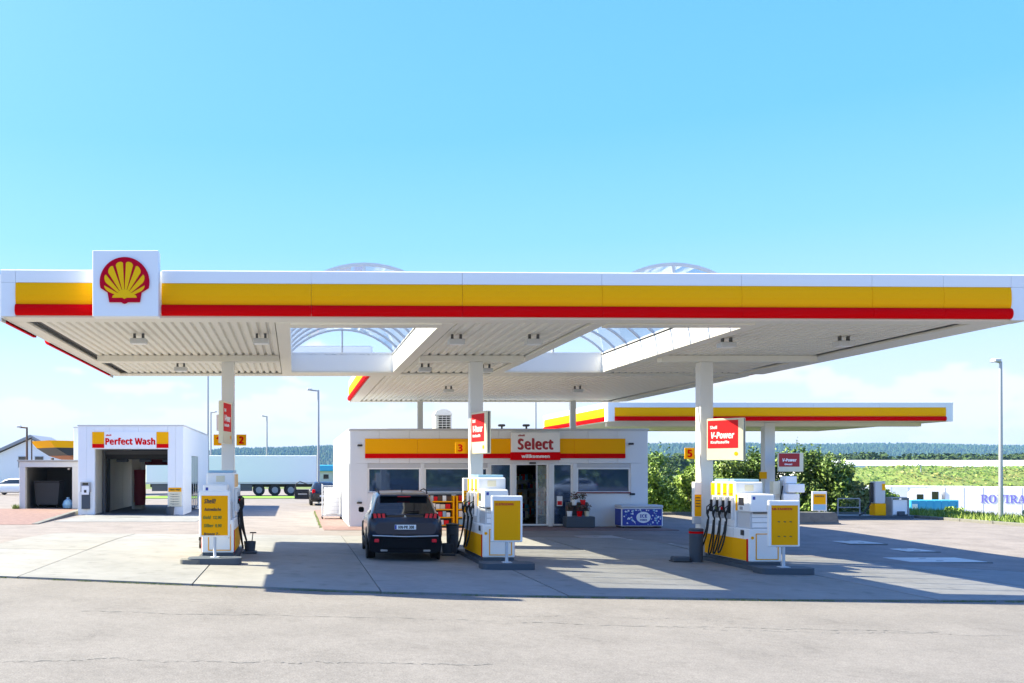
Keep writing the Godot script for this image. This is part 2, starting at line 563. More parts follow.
func build_slabs() -> void:
	var root := Node3D.new()
	root.name = "concrete_apron"
	root.set_meta("kind", "structure")
	add_child(root)
	var limit := PackedVector2Array([Vector2(-7.8, 31.0), Vector2(-7.9, 18.06), Vector2(-5.5, 17.87), Vector2(-1.7, 17.12), Vector2(1.15, 16.57), Vector2(4.0, 16.42), Vector2(8.0, 16.42), Vector2(12.7, 16.82), Vector2(19.5, 17.77), Vector2(19.5, 20.2), Vector2(15.0, 23.6), Vector2(12.2, 27.6), Vector2(10.6, 31.0)])
	var jx := [-7.95, -5.2, -1.85, 1.5, 4.72, 8.02, 11.3, 14.6, 19.6]
	var jd := [16.0, 23.75, 31.1]
	var gap := 0.014
	for i in jx.size() - 1:
		for j in jd.size() - 1:
			var cell := PackedVector2Array([Vector2(jx[i] + gap, jd[j] + gap * 0.6), Vector2(jx[i + 1] - gap, jd[j] + gap * 0.6), Vector2(jx[i + 1] - gap, jd[j + 1] - gap * 0.6), Vector2(jx[i] + gap, jd[j + 1] - gap * 0.6)])
			for outline in Geometry2D.intersect_polygons(cell, limit):
				var s := Shape.new()
				var lift := 0.035 + rng.randf_range(-0.003, 0.004)
				for band in [[10.0, 21.0], [21.0, 26.0], [26.0, 27.6], [27.6, 29.2], [29.2, 32.0]]:
					var bp := PackedVector2Array([Vector2(-30, band[0]), Vector2(40, band[0]), Vector2(40, band[1]), Vector2(-30, band[1])])
					for bit in Geometry2D.intersect_polygons(outline, bp):
						var ix := Geometry2D.triangulate_polygon(bit)
						for k in range(0, ix.size(), 3):
							var q := []
							for m in 3:
								var p: Vector2 = bit[ix[k + m]]
								q.append(P(p.x, g(p.x, p.y) + lift, p.y))
							if (q[1] - q[0]).cross(q[2] - q[0]).y < 0:
								s.tri(q[0], q[2], q[1])
							else:
								s.tri(q[0], q[1], q[2])
				for k in outline.size():
					var p: Vector2 = outline[k]
					var p2: Vector2 = outline[(k + 1) % outline.size()]
					var a := P(p.x, g(p.x, p.y) + lift, p.y)
					var b := P(p2.x, g(p2.x, p2.y) + lift, p2.y)
					s.quad(a - Vector3(0, 0.08, 0), b - Vector3(0, 0.08, 0), b, a)
				part(root, "slab", s, mats["concrete_%d" % ((i + j * 2) % 3)])
	# tarred joint filling between the slabs
	var jf := Shape.new()
	sheet(jf, steps(-7.8, 10.5, 20), func(x, k): return lerpf(kerb_d(x) + 0.05, 30.9, k), 30, func(x, d): return g(x, d) + 0.014)
	part(root, "joint_filling", jf, mats["tar"])

func build_cracks(road: Node) -> void:
	# tar-dark cracks wandering across the road
	var r := RandomNumberGenerator.new()
	r.seed = 5
	for c in [[-3.2, 13.9, 9.0, 13.25, 0.022], [-3.6, 10.3, 2.2, 10.55, 0.020], [2.6, 14.3, 6.5, 14.0, 0.014], [5.2, 13.3, 10.8, 13.1, 0.016], [-5.4, 15.4, -0.5, 15.1, 0.012]]:
		var s := Shape.new()
		var n := 150
		var prev := Vector2(c[0], c[1])
		var wob := 0.0
		for i in range(1, n + 1):
			var t := float(i) / n
			wob = wob * 0.92 + r.randf_range(-0.05, 0.05)
			var p := Vector2(lerpf(c[0], c[2], t), lerpf(c[1], c[3], t) + wob)
			var w: float = c[4] * 0.7 * r.randf_range(0.2, 1.0) * (0.2 if r.randf() < 0.35 else 1.0)
			var a := P(prev.x, g(prev.x, prev.y) + 0.004, prev.y)
			var b := P(p.x, g(p.x, p.y) + 0.004, p.y)
			s.quad(a + Vector3(0, 0, w), b + Vector3(0, 0, w), b - Vector3(0, 0, w), a - Vector3(0, 0, w))
			prev = p
		part(road, "crack", s, mats["tar"])

# ---------------------------------------------------------------- canopy
const SOFFIT := 5.07
const HOLES := [[-0.1, 2.86], [6.1, 8.98]]
const HD0 := 18.9
const HD1 := 27.8

func fascia(root: Node, a: Vector2, b: Vector2, cuts: Array, out: Vector3, base := 5.07, k := 1.0) -> void:
	# a, b: (x, d); cuts: list of [t0, t1, banded]; white cap all along, yellow and red bands where banded
	var pa := P(a.x, base, a.y)
	var pb := P(b.x, base, b.y)
	var run := pb - pa
	var back := Shape.new()
	back.sweep([Vector2(-0.05, 0.06), Vector2(-0.012, 0.06), Vector2(-0.012, 0.86 * k), Vector2(-0.05, 0.86 * k), Vector2(-0.05, 0.06)], pa, pb, out)
	part(root, "fascia_backing", back, mats["white_metal"])
	var len_ := run.length()
	var gap := 0.003 / len_
	for c in cuts:
		var p: Vector3 = pa + run * (c[0] + gap)
		var q: Vector3 = pa + run * (c[1] - gap)
		var s := Shape.new()
		s.sweep([Vector2(-0.01, 0.635 * k), Vector2(0.03, 0.635 * k), Vector2(0.034, 0.86 * k), Vector2(0.02, 0.875 * k), Vector2(-0.01, 0.875 * k)], p, q, out)
		part(root, "white_panel", s, mats["white_metal"])
		if c[2]:
			s = Shape.new()
			s.sweep([Vector2(-0.01, 0.232 * k), Vector2(0.03, 0.232 * k), Vector2(0.05, 0.30 * k), Vector2(0.058, 0.40 * k), Vector2(0.055, 0.50 * k), Vector2(0.045, 0.58 * k), Vector2(0.028, 0.630 * k), Vector2(-0.01, 0.630 * k)], p, q, out)
			part(root, "yellow_panel", s, mats["yellow"])
			s = Shape.new()
			s.sweep([Vector2(-0.01, 0.025 * k), Vector2(0.055, 0.025 * k), Vector2(0.085, 0.05 * k), Vector2(0.105, 0.10 * k), Vector2(0.105, 0.15 * k), Vector2(0.085, 0.20 * k), Vector2(0.06, 0.222 * k), Vector2(-0.01, 0.226 * k)], p, q, out)
			part(root, "red_bar", s, mats["red"])
		else:
			s = Shape.new()
			s.sweep([Vector2(-0.01, 0.0), Vector2(0.03, 0.0), Vector2(0.03, 0.631 * k), Vector2(-0.01, 0.631 * k)], p, q, out)
			part(root, "white_panel", s, mats["white_metal"])

func ribbed(root: Node, x0: float, x1: float, d0: float, d1: float, y: float, m: Material, pitch := 0.2, called := "soffit_sheet") -> void:
	# trapezoidal sheets about a metre wide, ribs running away from the road
	var count := maxi(1, roundi((x1 - x0) / 1.0))
	var w := (x1 - x0) / count
	var ribs := maxi(1, roundi(w / pitch))
	var p := w / ribs
	var s := Shape.new()
	for r in ribs:
		var o := -w / 2 + r * p
		var prof := [Vector2(o, 0.05), Vector2(o + p * 0.20, 0.05), Vector2(o + p * 0.34, 0.0), Vector2(o + p * 0.86, 0.0), Vector2(o + p, 0.05)]
		for i in 4:
			var a: Vector2 = prof[i]
			var b: Vector2 = prof[i + 1]
			s.quad(Vector3(a.x, a.y, -(d1 - d0) / 2), Vector3(b.x, b.y, -(d1 - d0) / 2), Vector3(b.x, b.y, (d1 - d0) / 2), Vector3(a.x, a.y, (d1 - d0) / 2))
	var me := s.mesh()
	for i in count:
		part(root, called, me, m, P(x0 + (i + 0.5) * w, y, (d0 + d1) / 2))

func build_canopy() -> void:
	var root := thing("station_canopy", "large white forecourt canopy with yellow and red fascia and two arched skylights", "canopy")
	var FL := Vector2(-5.5, 17.76)
	var FR := Vector2(14.05, 18.25)
	var sof: Material = mats["soffit_metal"]
	# fascia along the front, cut at the panel joints and at the emblem
	var L := FR.x - FL.x
	var tx := func(px: float): return ((px - 295.0) / 53.1 - FL.x) / L
	fascia(root, FL, FR, [[0.0, 0.0145, false], [0.0145, 0.0925, true], [0.1535, 0.1536 + 0.1435, true], [0.297, 0.443, true], [0.443, 0.579, true], [0.579, 0.716, true], [0.716, 0.845, true], [0.845, 0.916, true], [0.916, 0.9835, true], [0.9835, 1.0, false]], Vector3(-(FR.y - FL.y) / L * 1.0, 0, 1).normalized())
	fascia(root, Vector2(FL.x, 28.7), FL, [[0.0, 0.035, false], [0.035, 0.35, true], [0.35, 0.68, true], [0.78, 0.975, true], [0.975, 1.0, false]], Vector3(-1, 0, 0), 4.985)
	fascia(root, FR, Vector2(13.7, 40.1), [[0.0, 0.02, false], [0.02, 0.25, true], [0.25, 0.5, true], [0.5, 0.75, true], [0.75, 0.98, true], [0.98, 1.0, false]], Vector3(1, 0, 0))
	fascia(root, Vector2(2.3, 40.1), Vector2(2.3, 28.7), [[0.0, 0.03, false], [0.03, 0.5, true], [0.5, 1.0, true]], Vector3(-1, 0, 0))
	fascia(root, Vector2(2.3, 28.7), Vector2(FL.x, 28.7), [[0.0, 1.0, false]], Vector3(0, 0, -1))
	fascia(root, Vector2(13.7, 40.1), Vector2(2.3, 40.1), [[0.0, 1.0, false]], Vector3(0, 0, -1))
	# roof deck, leaving the skylights open
	var y0 := 5.56
	var y1 := 5.60
	for q in [[FL.x + 0.05, -0.1, 18.2, 28.65], [2.86, 6.1, 18.2, 28.65], [8.98, 14.0, 18.3, 28.65], [-0.1, 2.86, 18.2, HD0], [6.1, 8.98, 18.2, HD0], [-0.1, 2.86, HD1, 28.65], [6.1, 8.98, HD1, 28.65], [2.35, 13.65, 28.65, 40.05]]:
		bx(root, "roof_deck", mats["grey"], q[0], q[1], y0, y1, -q[2], -q[3])
	# ribbed soffit sheets
	for q in [[-5.04, -0.38, 18.35, 28.35], [3.14, 5.82, 18.35, 28.35], [9.26, 13.1, 18.35, 28.35], [2.75, 13.1, 28.9, 39.75]]:
		ribbed(root, q[0], q[1], q[2], q[3], SOFFIT + 0.03, sof)
	# flat trims: perimeter, round the skylights and between the two halves
	var trim := func(x0: float, x1: float, d0: float, d1: float, yy := 0.0): bx(root, "soffit_trim", sof, x0, x1, SOFFIT - 0.015 + yy, SOFFIT + 0.035 + yy, -d0, -d1, 0.004)
	var front := Shape.new()
	front.prism(PackedVector2Array([Vector2(FL.x + 0.02, -FL.y - 0.02), Vector2(FR.x - 0.02, -FR.y - 0.02), Vector2(FR.x - 0.02, -18.59), Vector2(FL.x + 0.02, -18.33)]), 0.05, 0.0)
	var fo := part(root, "soffit_trim", front, sof)
	fo.transform = Transform3D(Basis(Vector3(1, 0, 0), Vector3(0, 0, 1), Vector3(0, -1, 0)), Vector3(0, SOFFIT - 0.012 + 0.05, 0))
	trim.call(FL.x + 0.02, -5.2, 18.36, 28.36)
	trim.call(13.24, 13.98, 18.6, 28.36)
	trim.call(13.24, 13.82, 28.92, 39.72)
	trim.call(2.32, 2.72, 28.92, 39.72)
	trim.call(FL.x + 0.02, 13.66, 28.38, 28.9)
	trim.call(2.32, 13.66, 39.74, 40.08)
	for q in [[-5.2, -5.04], [13.1, 13.24]]:
		bx(root, "gutter_slot", mats["seam"], q[0], q[1], SOFFIT + 0.10, SOFFIT + 0.16, -18.4, -28.3)
	bx(root, "gutter_slot", mats["seam"], 13.1, 13.24, SOFFIT + 0.10, SOFFIT + 0.16, -28.9, -39.7)
	for h in HOLES:
		trim.call(h[0] - 0.28, h[0], 18.5, 28.36)
		trim.call(h[1], h[1] + 0.28, 18.5, 28.36)
		trim.call(h[0], h[1], 18.52, HD0, -0.03)
		trim.call(h[0], h[1], HD1, 28.36)
		# white upstand inside the opening
		bx(root, "skylight_upstand", mats["curb_white"], h[0] - 0.04, h[0], SOFFIT + 0.037, 5.64, -HD0, -HD1)
		bx(root, "skylight_upstand", mats["curb_white"], h[1], h[1] + 0.04, SOFFIT + 0.037, 5.64, -HD0, -HD1)
		bx(root, "skylight_upstand", mats["curb_white"], h[0] - 0.04, h[1] + 0.04, SOFFIT + 0.037, 5.64, -HD0 + 0.04, -HD0)
		bx(root, "skylight_upstand", mats["curb_white"], h[0] - 0.04, h[1] + 0.04, SOFFIT + 0.037, 5.64, -HD1, -HD1 - 0.04)
		vault(root, h[0] - 0.03, h[1] + 0.03)
	# cross beams on the columns
	for q in [[-5.0, -0.4], [3.16, 5.8], [9.28, 13.2]]:
		bx(root, "beam", sof, q[0], q[1], SOFFIT - 0.13, SOFFIT + 0.028, -24.0, -24.34, 0.006)
	# columns
	for x in [-1.70, 4.60, 10.42]:
		var gy := g(x, 24.2)
		bx(root, "column", mats["column"], x - 0.16, x + 0.16, gy - 0.05, SOFFIT - 0.13, -24.03, -24.35, 0.012)
	for x in [5.2, 11.55]:
		bx(root, "column", mats["column"], x - 0.11, x + 0.11, 3.60, SOFFIT - 0.02, -39.4, -39.62, 0.01)
	# floodlights under the soffit
	var k := 0
	for q in [[-3.32, 20.2, "left of the left skylight, nearer the front edge"], [-0.72, 20.2, "close beside the left edge of the left skylight"], [-3.1, 25.8, "left of the left skylight, behind the beam"], [3.45, 20.3, "between the skylights, just right of the left one"], [5.1, 20.3, "between the skylights, just left of the right one"], [3.55, 25.9, "between the skylights behind the beam, on the left"], [5.25, 26.1, "between the skylights behind the beam, on the right"], [5.3, 32.8, "over the shop front, left of its sign"], [9.75, 32.8, "over the shop entrance"], [9.45, 20.8, "right of the right skylight, nearer the front edge"], [11.9, 20.6, "nearest the right front corner"], [11.1, 25.9, "right of the right column, behind the beam"]]:
		var t := thing("canopy_floodlight", "grey box floodlight under the canopy, " + q[2], "floodlight", P(q[0], SOFFIT + 0.03, q[1]), 0.0, "floodlights under the canopy")
		var y := -0.16
		bx(t, "housing", mats["light_grey"], -0.17, 0.17, y - 0.06, y + 0.05, -0.13, 0.13, 0.012)
		bx(t, "lens", mats["white"], -0.14, 0.14, y - 0.066, y - 0.058, -0.10, 0.10)
		for sx in [-0.09, 0.09]:
			bx(t, "bracket", mats["seam"], sx - 0.025, sx + 0.025, y + 0.05, 0.0, -0.03, 0.03)
		k += 1
	emblem()

func vault(root: Node, x0: float, x1: float) -> void:
	var a := (x1 - x0) / 2
	var rise := 0.66
	var R := (a * a + rise * rise) / (2 * rise)
	var half := asin(a / R)
	var cx := (x0 + x1) / 2
	var cy := 5.64 + rise - R
	var n := 9
	var arc := func(t: float, rr: float) -> Vector2:
		var q := lerpf(-half, half, t)
		return Vector2(cx + sin(q) * rr, cy + cos(q) * rr)
	var segs := 14
	for i in n + 1:
		var d := lerpf(HD0 + 0.03, HD1 - 0.03, float(i) / n)
		var s := Shape.new()
		for j in segs:
			var p: Vector2 = arc.call(float(j) / segs, R - 0.03)
			var q: Vector2 = arc.call(float(j + 1) / segs, R - 0.03)
			var p2: Vector2 = arc.call(float(j) / segs, R + 0.03)
			var q2: Vector2 = arc.call(float(j + 1) / segs, R + 0.03)
			var w := 0.022
			s.quad(P(p.x, p.y, d - w), P(q.x, q.y, d - w), P(q.x, q.y, d + w), P(p.x, p.y, d + w))
			s.quad(P(p2.x, p2.y, d + w), P(q2.x, q2.y, d + w), P(q2.x, q2.y, d - w), P(p2.x, p2.y, d - w))
			s.quad(P(p.x, p.y, d - w), P(p2.x, p2.y, d - w), P(q2.x, q2.y, d - w), P(q.x, q.y, d - w))
			s.quad(P(p.x, p.y, d + w), P(q.x, q.y, d + w), P(q2.x, q2.y, d + w), P(p2.x, p2.y, d + w))
		part(root, "skylight_rib", s, mats["light_grey"])
		if i < n:
			var s2 := Shape.new()
			var e := lerpf(HD0 + 0.03, HD1 - 0.03, float(i + 1) / n) - 0.03
			for j in segs:
				var p: Vector2 = arc.call(float(j) / segs, R)
				var q: Vector2 = arc.call(float(j + 1) / segs, R)
				s2.quad(P(p.x, p.y, d + 0.03), P(q.x, q.y, d + 0.03), P(q.x, q.y, e), P(p.x, p.y, e))
			part(root, "skylight_pane", s2, mats["vault_glass"])
	for d in [HD0 + 0.03, HD1 - 0.03]:
		bx(root, "skylight_mullion", mats["light_grey"], cx - 0.025, cx + 0.025, 5.64, 5.64 + rise - 0.03, -d + 0.02, -d - 0.02)

func emblem() -> void:
	var t := thing("emblem_sign", "white square sign box with red and yellow scallop emblem on the canopy edge", "sign", P(-3.115, 5.02, 17.62))
	bx(t, "sign_box", mats["white_metal"], -0.605, 0.605, 0.0, 1.215, -0.1, 0.17, 0.008)
	var f := func(x: float, y: float) -> Vector2: return Vector2((x - 386.5) / 563.0 * 1.21, (610.0 - y) / 565.0 * 1.215)
	var o := PackedVector2Array()
	for i in 33:
		var a := lerpf(-14.0, 194.0, i / 32.0)
		o.append(f.call(381 + 212 * cos(deg_to_rad(a)), 317 - 212 * sin(deg_to_rad(a))))
	for p in [[236, 408], [250, 489], [352, 489], [364, 498], [380, 503], [396, 498], [408, 489], [512, 489], [526, 408]]:
		o.append(f.call(float(p[0]), float(p[1])))
	var s := Shape.new()
	s.prism(o, 0.2, 0.172)
	var shell := part(t, "emblem", s, mats["emblem_red"])
	# eight yellow flutes fanning from the hinge
	var C := Vector2(381, 452)
	for k in 8:
		var edges := [-75.0, -55.0, -36.0, -17.5, 0.0, 17.5, 36.0, 55.0, 75.0]
		var pts := PackedVector2Array()
		var lo: float = edges[k]
		var hi: float = edges[k + 1]
		for i in 7:
			var t2 := i / 6.0
			var ang := lerpf(lo, hi, t2)
			var dir := Vector2(sin(deg_to_rad(ang)), -cos(deg_to_rad(ang)))
			# distance from the hinge to a circle of radius 176 round the emblem's middle
			var m := C - Vector2(381, 317)
			var b := m.dot(dir)
			var far := -b + sqrt(b * b - m.length_squared() + 174.0 * 174.0)
			far -= 12.0 * pow(absf(t2 - 0.5) * 2.0, 3.0)
			var side := Vector2(-dir.y, dir.x)
			pts.append(C + dir * far + side * (13.0 * (1.0 - 2.0 * t2)))
		var d0 := Vector2(sin(deg_to_rad(hi)), -cos(deg_to_rad(hi)))
		var d1 := Vector2(sin(deg_to_rad(lo)), -cos(deg_to_rad(lo)))
		pts.append(C + d0 * 72.0 - Vector2(-d0.y, d0.x) * 2.0); pts.append(C + d1 * 72.0 + Vector2(-d1.y, d1.x) * 2.0)
		var poly := PackedVector2Array()
		for p in pts: poly.append(f.call(p.x, p.y))
		var s2 := Shape.new()
		s2.prism(poly, 0.209, 0.2)
		part(shell, "flute", s2, mats["emblem_yellow"])
	var hp := PackedVector2Array()
	for i in 9:
		var ang := deg_to_rad(lerpf(-75, 75, i / 8.0))
		hp.append(f.call(C.x + sin(ang) * 71.0 * (1.45 if absf(ang) > 1.0 else 1.0), C.y - cos(ang) * 71.0))
	for p in [[488, 452], [400, 452], [381, 463], [362, 452], [274, 452]]:
		hp.append(f.call(float(p[0]), float(p[1])))
	var s3 := Shape.new()
	s3.prism(hp, 0.2085, 0.2)
	part(shell, "hinge", s3, mats["emblem_yellow"])

# ---------------------------------------------------------------- shop
func build_store() -> void:
	var F := 36.7
	var W: Material = mats["shop_cladding"]
	var root := thing("shop_building", "low white station shop with yellow and red band above its windows", "building", P(0, 0, F))
	var top := 3.78
	# walls behind the cladding, roof, floor, back
	bx(root, "side_wall", W, 2.12, 2.37, 0, top - 0.06, -0.02, -15.0)
	bx(root, "side_wall", W, 13.38, 13.63, 0, top - 0.06, -0.02, -15.0)
	bx(root, "back_wall", mats["interior"], 2.37, 13.38, 0, top - 0.06, -14.8, -15.0)
	bx(root, "roof", mats["grey"], 2.37, 13.38, 3.42, 3.58, -0.24, -14.8)
	bx(root, "ceiling", mats["interior"], 2.38, 13.37, 2.75, 2.8, -0.26, -14.78)
	bx(root, "floor", mats["interior_dark"], 2.38, 13.37, 0.03, 0.05, -0.02, -14.78)
	bx(root, "wall_core", mats["light_grey"], 2.38, 13.37, 2.46, top - 0.07, -0.05, -0.24)
	# roof edge
	bx(root, "roof_edge", mats["light_grey"], 2.08, 13.67, top - 0.05, top + 0.02, 0.035, -0.3, 0.008)
	bx(root, "roof_edge", mats["light_grey"], 2.08, 2.40, top - 0.05, top + 0.02, -0.302, -15.04, 0.008)
	bx(root, "roof_edge", mats["light_grey"], 13.35, 13.67, top - 0.05, top + 0.02, -0.302, -15.04, 0.008)
	# cladding above the windows, panel by panel
	var n := 10
	var w := (13.63 - 2.12) / n
	for i in n:
		bx(root, "cladding_panel", W, 2.12 + i * w + 0.004, 2.12 + (i + 1) * w - 0.004, 2.46, top - 0.052, 0.0, -0.048, 0.004)
	# cladding of the long left side
	for i in 12:
		bx(root, "cladding_panel", W, 2.085, 2.118, 0.08, top - 0.052, -0.1 - i * 1.24, -0.1 - (i + 1) * 1.24 + 0.008)
	# piers and sills
	for q in [[2.12, 2.81, 0.0, 2.455], [2.812, 7.448, 0.0, 1.31], [4.86, 5.0, 1.312, 2.455], [7.45, 7.53, 0.0, 2.455], [8.38, 8.5, 0.0, 2.455], [9.8, 9.96, 0.0, 2.455], [10.73, 10.89, 0.0, 2.455], [10.892, 12.968, 0.0, 1.31], [12.97, 13.63, 0.0, 2.455]]:
		bx(root, "wall_panel", W, q[0], q[1], q[2], q[3], 0.0, -0.22, 0.004)
	# shutter boxes and windows
	for q in [[2.812, 4.858], [5.002, 7.448], [10.892, 12.968]]:
		var wn := part(root, "window", win_frame(q[0], q[1], 1.312, 2.29), mats["white"])
		bx(wn, "pane", mats["window_glass"], q[0] + 0.06, q[1] - 0.06, 1.375, 2.23, -0.075, -0.085)
		bx(wn, "header_strip", mats["blue_ink"], q[0] + 0.07, q[1] - 0.07, 2.08, 2.22, -0.10, -0.11)
		for k in 3:
			var ax := q[0] + 0.35 + k * 0.6 as float
			bx(wn, "window_display", mats[["pale_blue", "white", "cream"][k]], ax, ax + 0.34, 1.38, 1.58 + 0.06 * k, -0.12, -0.2)
		bx(root, "shutter_box", mats["light_grey"], q[0], q[1], 2.295, 2.455, -0.03, -0.2, 0.004)
		bx(wn, "sill", mats["maroon"] if q[0] > 10 else mats["light_grey"], q[0], q[1], 1.30, 1.345, 0.05, -0.05, 0.004)
	for q in [[7.532, 8.378], [9.962, 10.728]]:
		var wn := part(root, "window", win_frame(q[0], q[1], 0.05, 2.455), mats["white"])
		bx(wn, "pane", mats["window_glass"], q[0] + 0.06, q[1] - 0.06, 0.11, 2.395, -0.075, -0.085)
		bx(wn, "header_strip", mats["blue_ink"], q[0] + 0.07, q[1] - 0.07, 1.85, 2.38, -0.10, -0.11)
	# entrance with its two sliding leaves pushed aside
	var dr := part(root, "door", win_frame(8.502, 9.798, 0.05, 2.455), mats["white"])
	for q in [[9.40, 9.735]]:
		bx(dr, "leaf", mats["clear_glass"], q[0], q[1], 0.07, 2.35, -0.135, -0.15)
		bx(dr, "leaf_frame", mats["light_grey"], q[0] - 0.05, q[0], 0.06, 2.39, -0.12, -0.165)
	bx(dr, "sensor", mats["dark"], 9.05, 9.3, 2.43, 2.5, 0.06, 0.0, 0.01)
	# yellow and red band
	for i in 5:
		var a := 2.70 + i * 2.02
		var b := a + 2.02
		if b > 12.75: b = 12.75
		bx(root, "yellow_panel", mats["yellow"], a + 0.003, b - 0.003, 2.835, 3.41, 0.05, 0.002, 0.006)
		bx(root, "red_panel", mats["red"], a + 0.003, b - 0.003, 2.655, 2.832, 0.062, 0.002, 0.006)
	# sign over the door
	var sg := thing("shop_sign", "white shop sign reading Select above a red willkommen strip over the door", "sign", P(0, 0, F - 0.06))
	bx(sg, "board", mats["white"], 8.32, 10.18, 2.885, 3.64, 0.14, 0.003, 0.01)
	bx(sg, "strip", mats["red"], 8.30, 10.20, 2.58, 2.88, 0.16, 0.003, 0.01)
	text(sg, "Select", 0.43, 1.34, Vector3(9.24, 3.20, 0.146), mats["sign_dark_red"])
	text(sg, "shell", 0.07, 0.24, Vector3(8.70, 3.53, 0.146), mats["sign_dark_red"])
	text(sg, "willkommen", 0.13, 1.08, Vector3(9.24, 2.73, 0.166), mats["white"])
	# small fittings on the wall
	for q in [[2.5, 3.16, "beside the left end of the yellow band"], [12.95, 3.22, "beside the right end of the yellow band"], [2.48, 0.95, "low on the left pier"], [13.0, 1.28, "right of the right-hand window"]]:
		var c := thing("wall_camera", "small dark camera on the shop front " + q[2], "camera", P(q[0], q[1], F), 0.0, "small cameras on the shop front")
		bx(c, "arm", mats["seam"], -0.02, 0.02, -0.02, 0.02, 0.06, 0.0)
		bx(c, "body", mats["dark"], -0.10, 0.10, -0.05, 0.03, 0.14, 0.06, 0.02)
	# inside: shelves with goods
	for q in [[3.2, 3.0, 2.0, "behind the left window"], [5.2, 3.2, 2.1, "behind the window right of the left one"], [8.35, 3.6, 1.6, "seen through the open door"], [11.0, 3.2, 1.9, "behind the right-hand window"], [6.8, 6.5, 5.4, "along the back of the shop"]]:
		shelf(q[0], F + q[1], q[2], q[3])

func win_frame(x0: float, x1: float, y0: float, y1: float) -> Shape:
	var s := Shape.new()
	var f := 0.06
	s.b2(x0, x1, y1 - f, y1, -0.04, -0.12)
	s.b2(x0, x1, y0, y0 + f, -0.04, -0.12)
	s.b2(x0, x0 + f, y0 + f, y1 - f, -0.04, -0.12)
	s.b2(x1 - f, x1, y0 + f, y1 - f, -0.04, -0.12)
	return s

func shelf(x: float, d: float, w: float, where: String) -> void:
	var t := thing("shop_shelf", "tall shelf of packaged goods " + where, "shelf", P(x, 0.05, d), 0.0, "shelves inside the shop")
	bx(t, "back_panel", mats["light_grey"], 0, w, 0, 1.9, -0.4, -0.43)
	var r := RandomNumberGenerator.new()
	r.seed = int(x * 100 + d)
	var tones := ["red", "yellow", "white", "blue_ink", "cream", "cyan_blue", "wood_brown", "ink_green"]
	var sh := {}
	for k in 5:
		bx(t, "board", mats["light_grey"], 0, w, 0.1 + k * 0.4, 0.13 + k * 0.4, 0.0, -0.4)
		var px := 0.03
		while px < w - 0.15:
			var bw := r.randf_range(0.07, 0.16)
			var tone: String = tones[r.randi() % tones.size()]
			if not sh.has(tone): sh[tone] = Shape.new()
			sh[tone].b2(px, px + bw - 0.01, 0.132 + k * 0.4, 0.132 + k * 0.4 + r.randf_range(0.14, 0.3), -0.02, -0.3)
			px += bw
	for tone in sh:
		var o := part(t, "packages", sh[tone], mats[tone])
		o.set_meta("kind", "stuff")

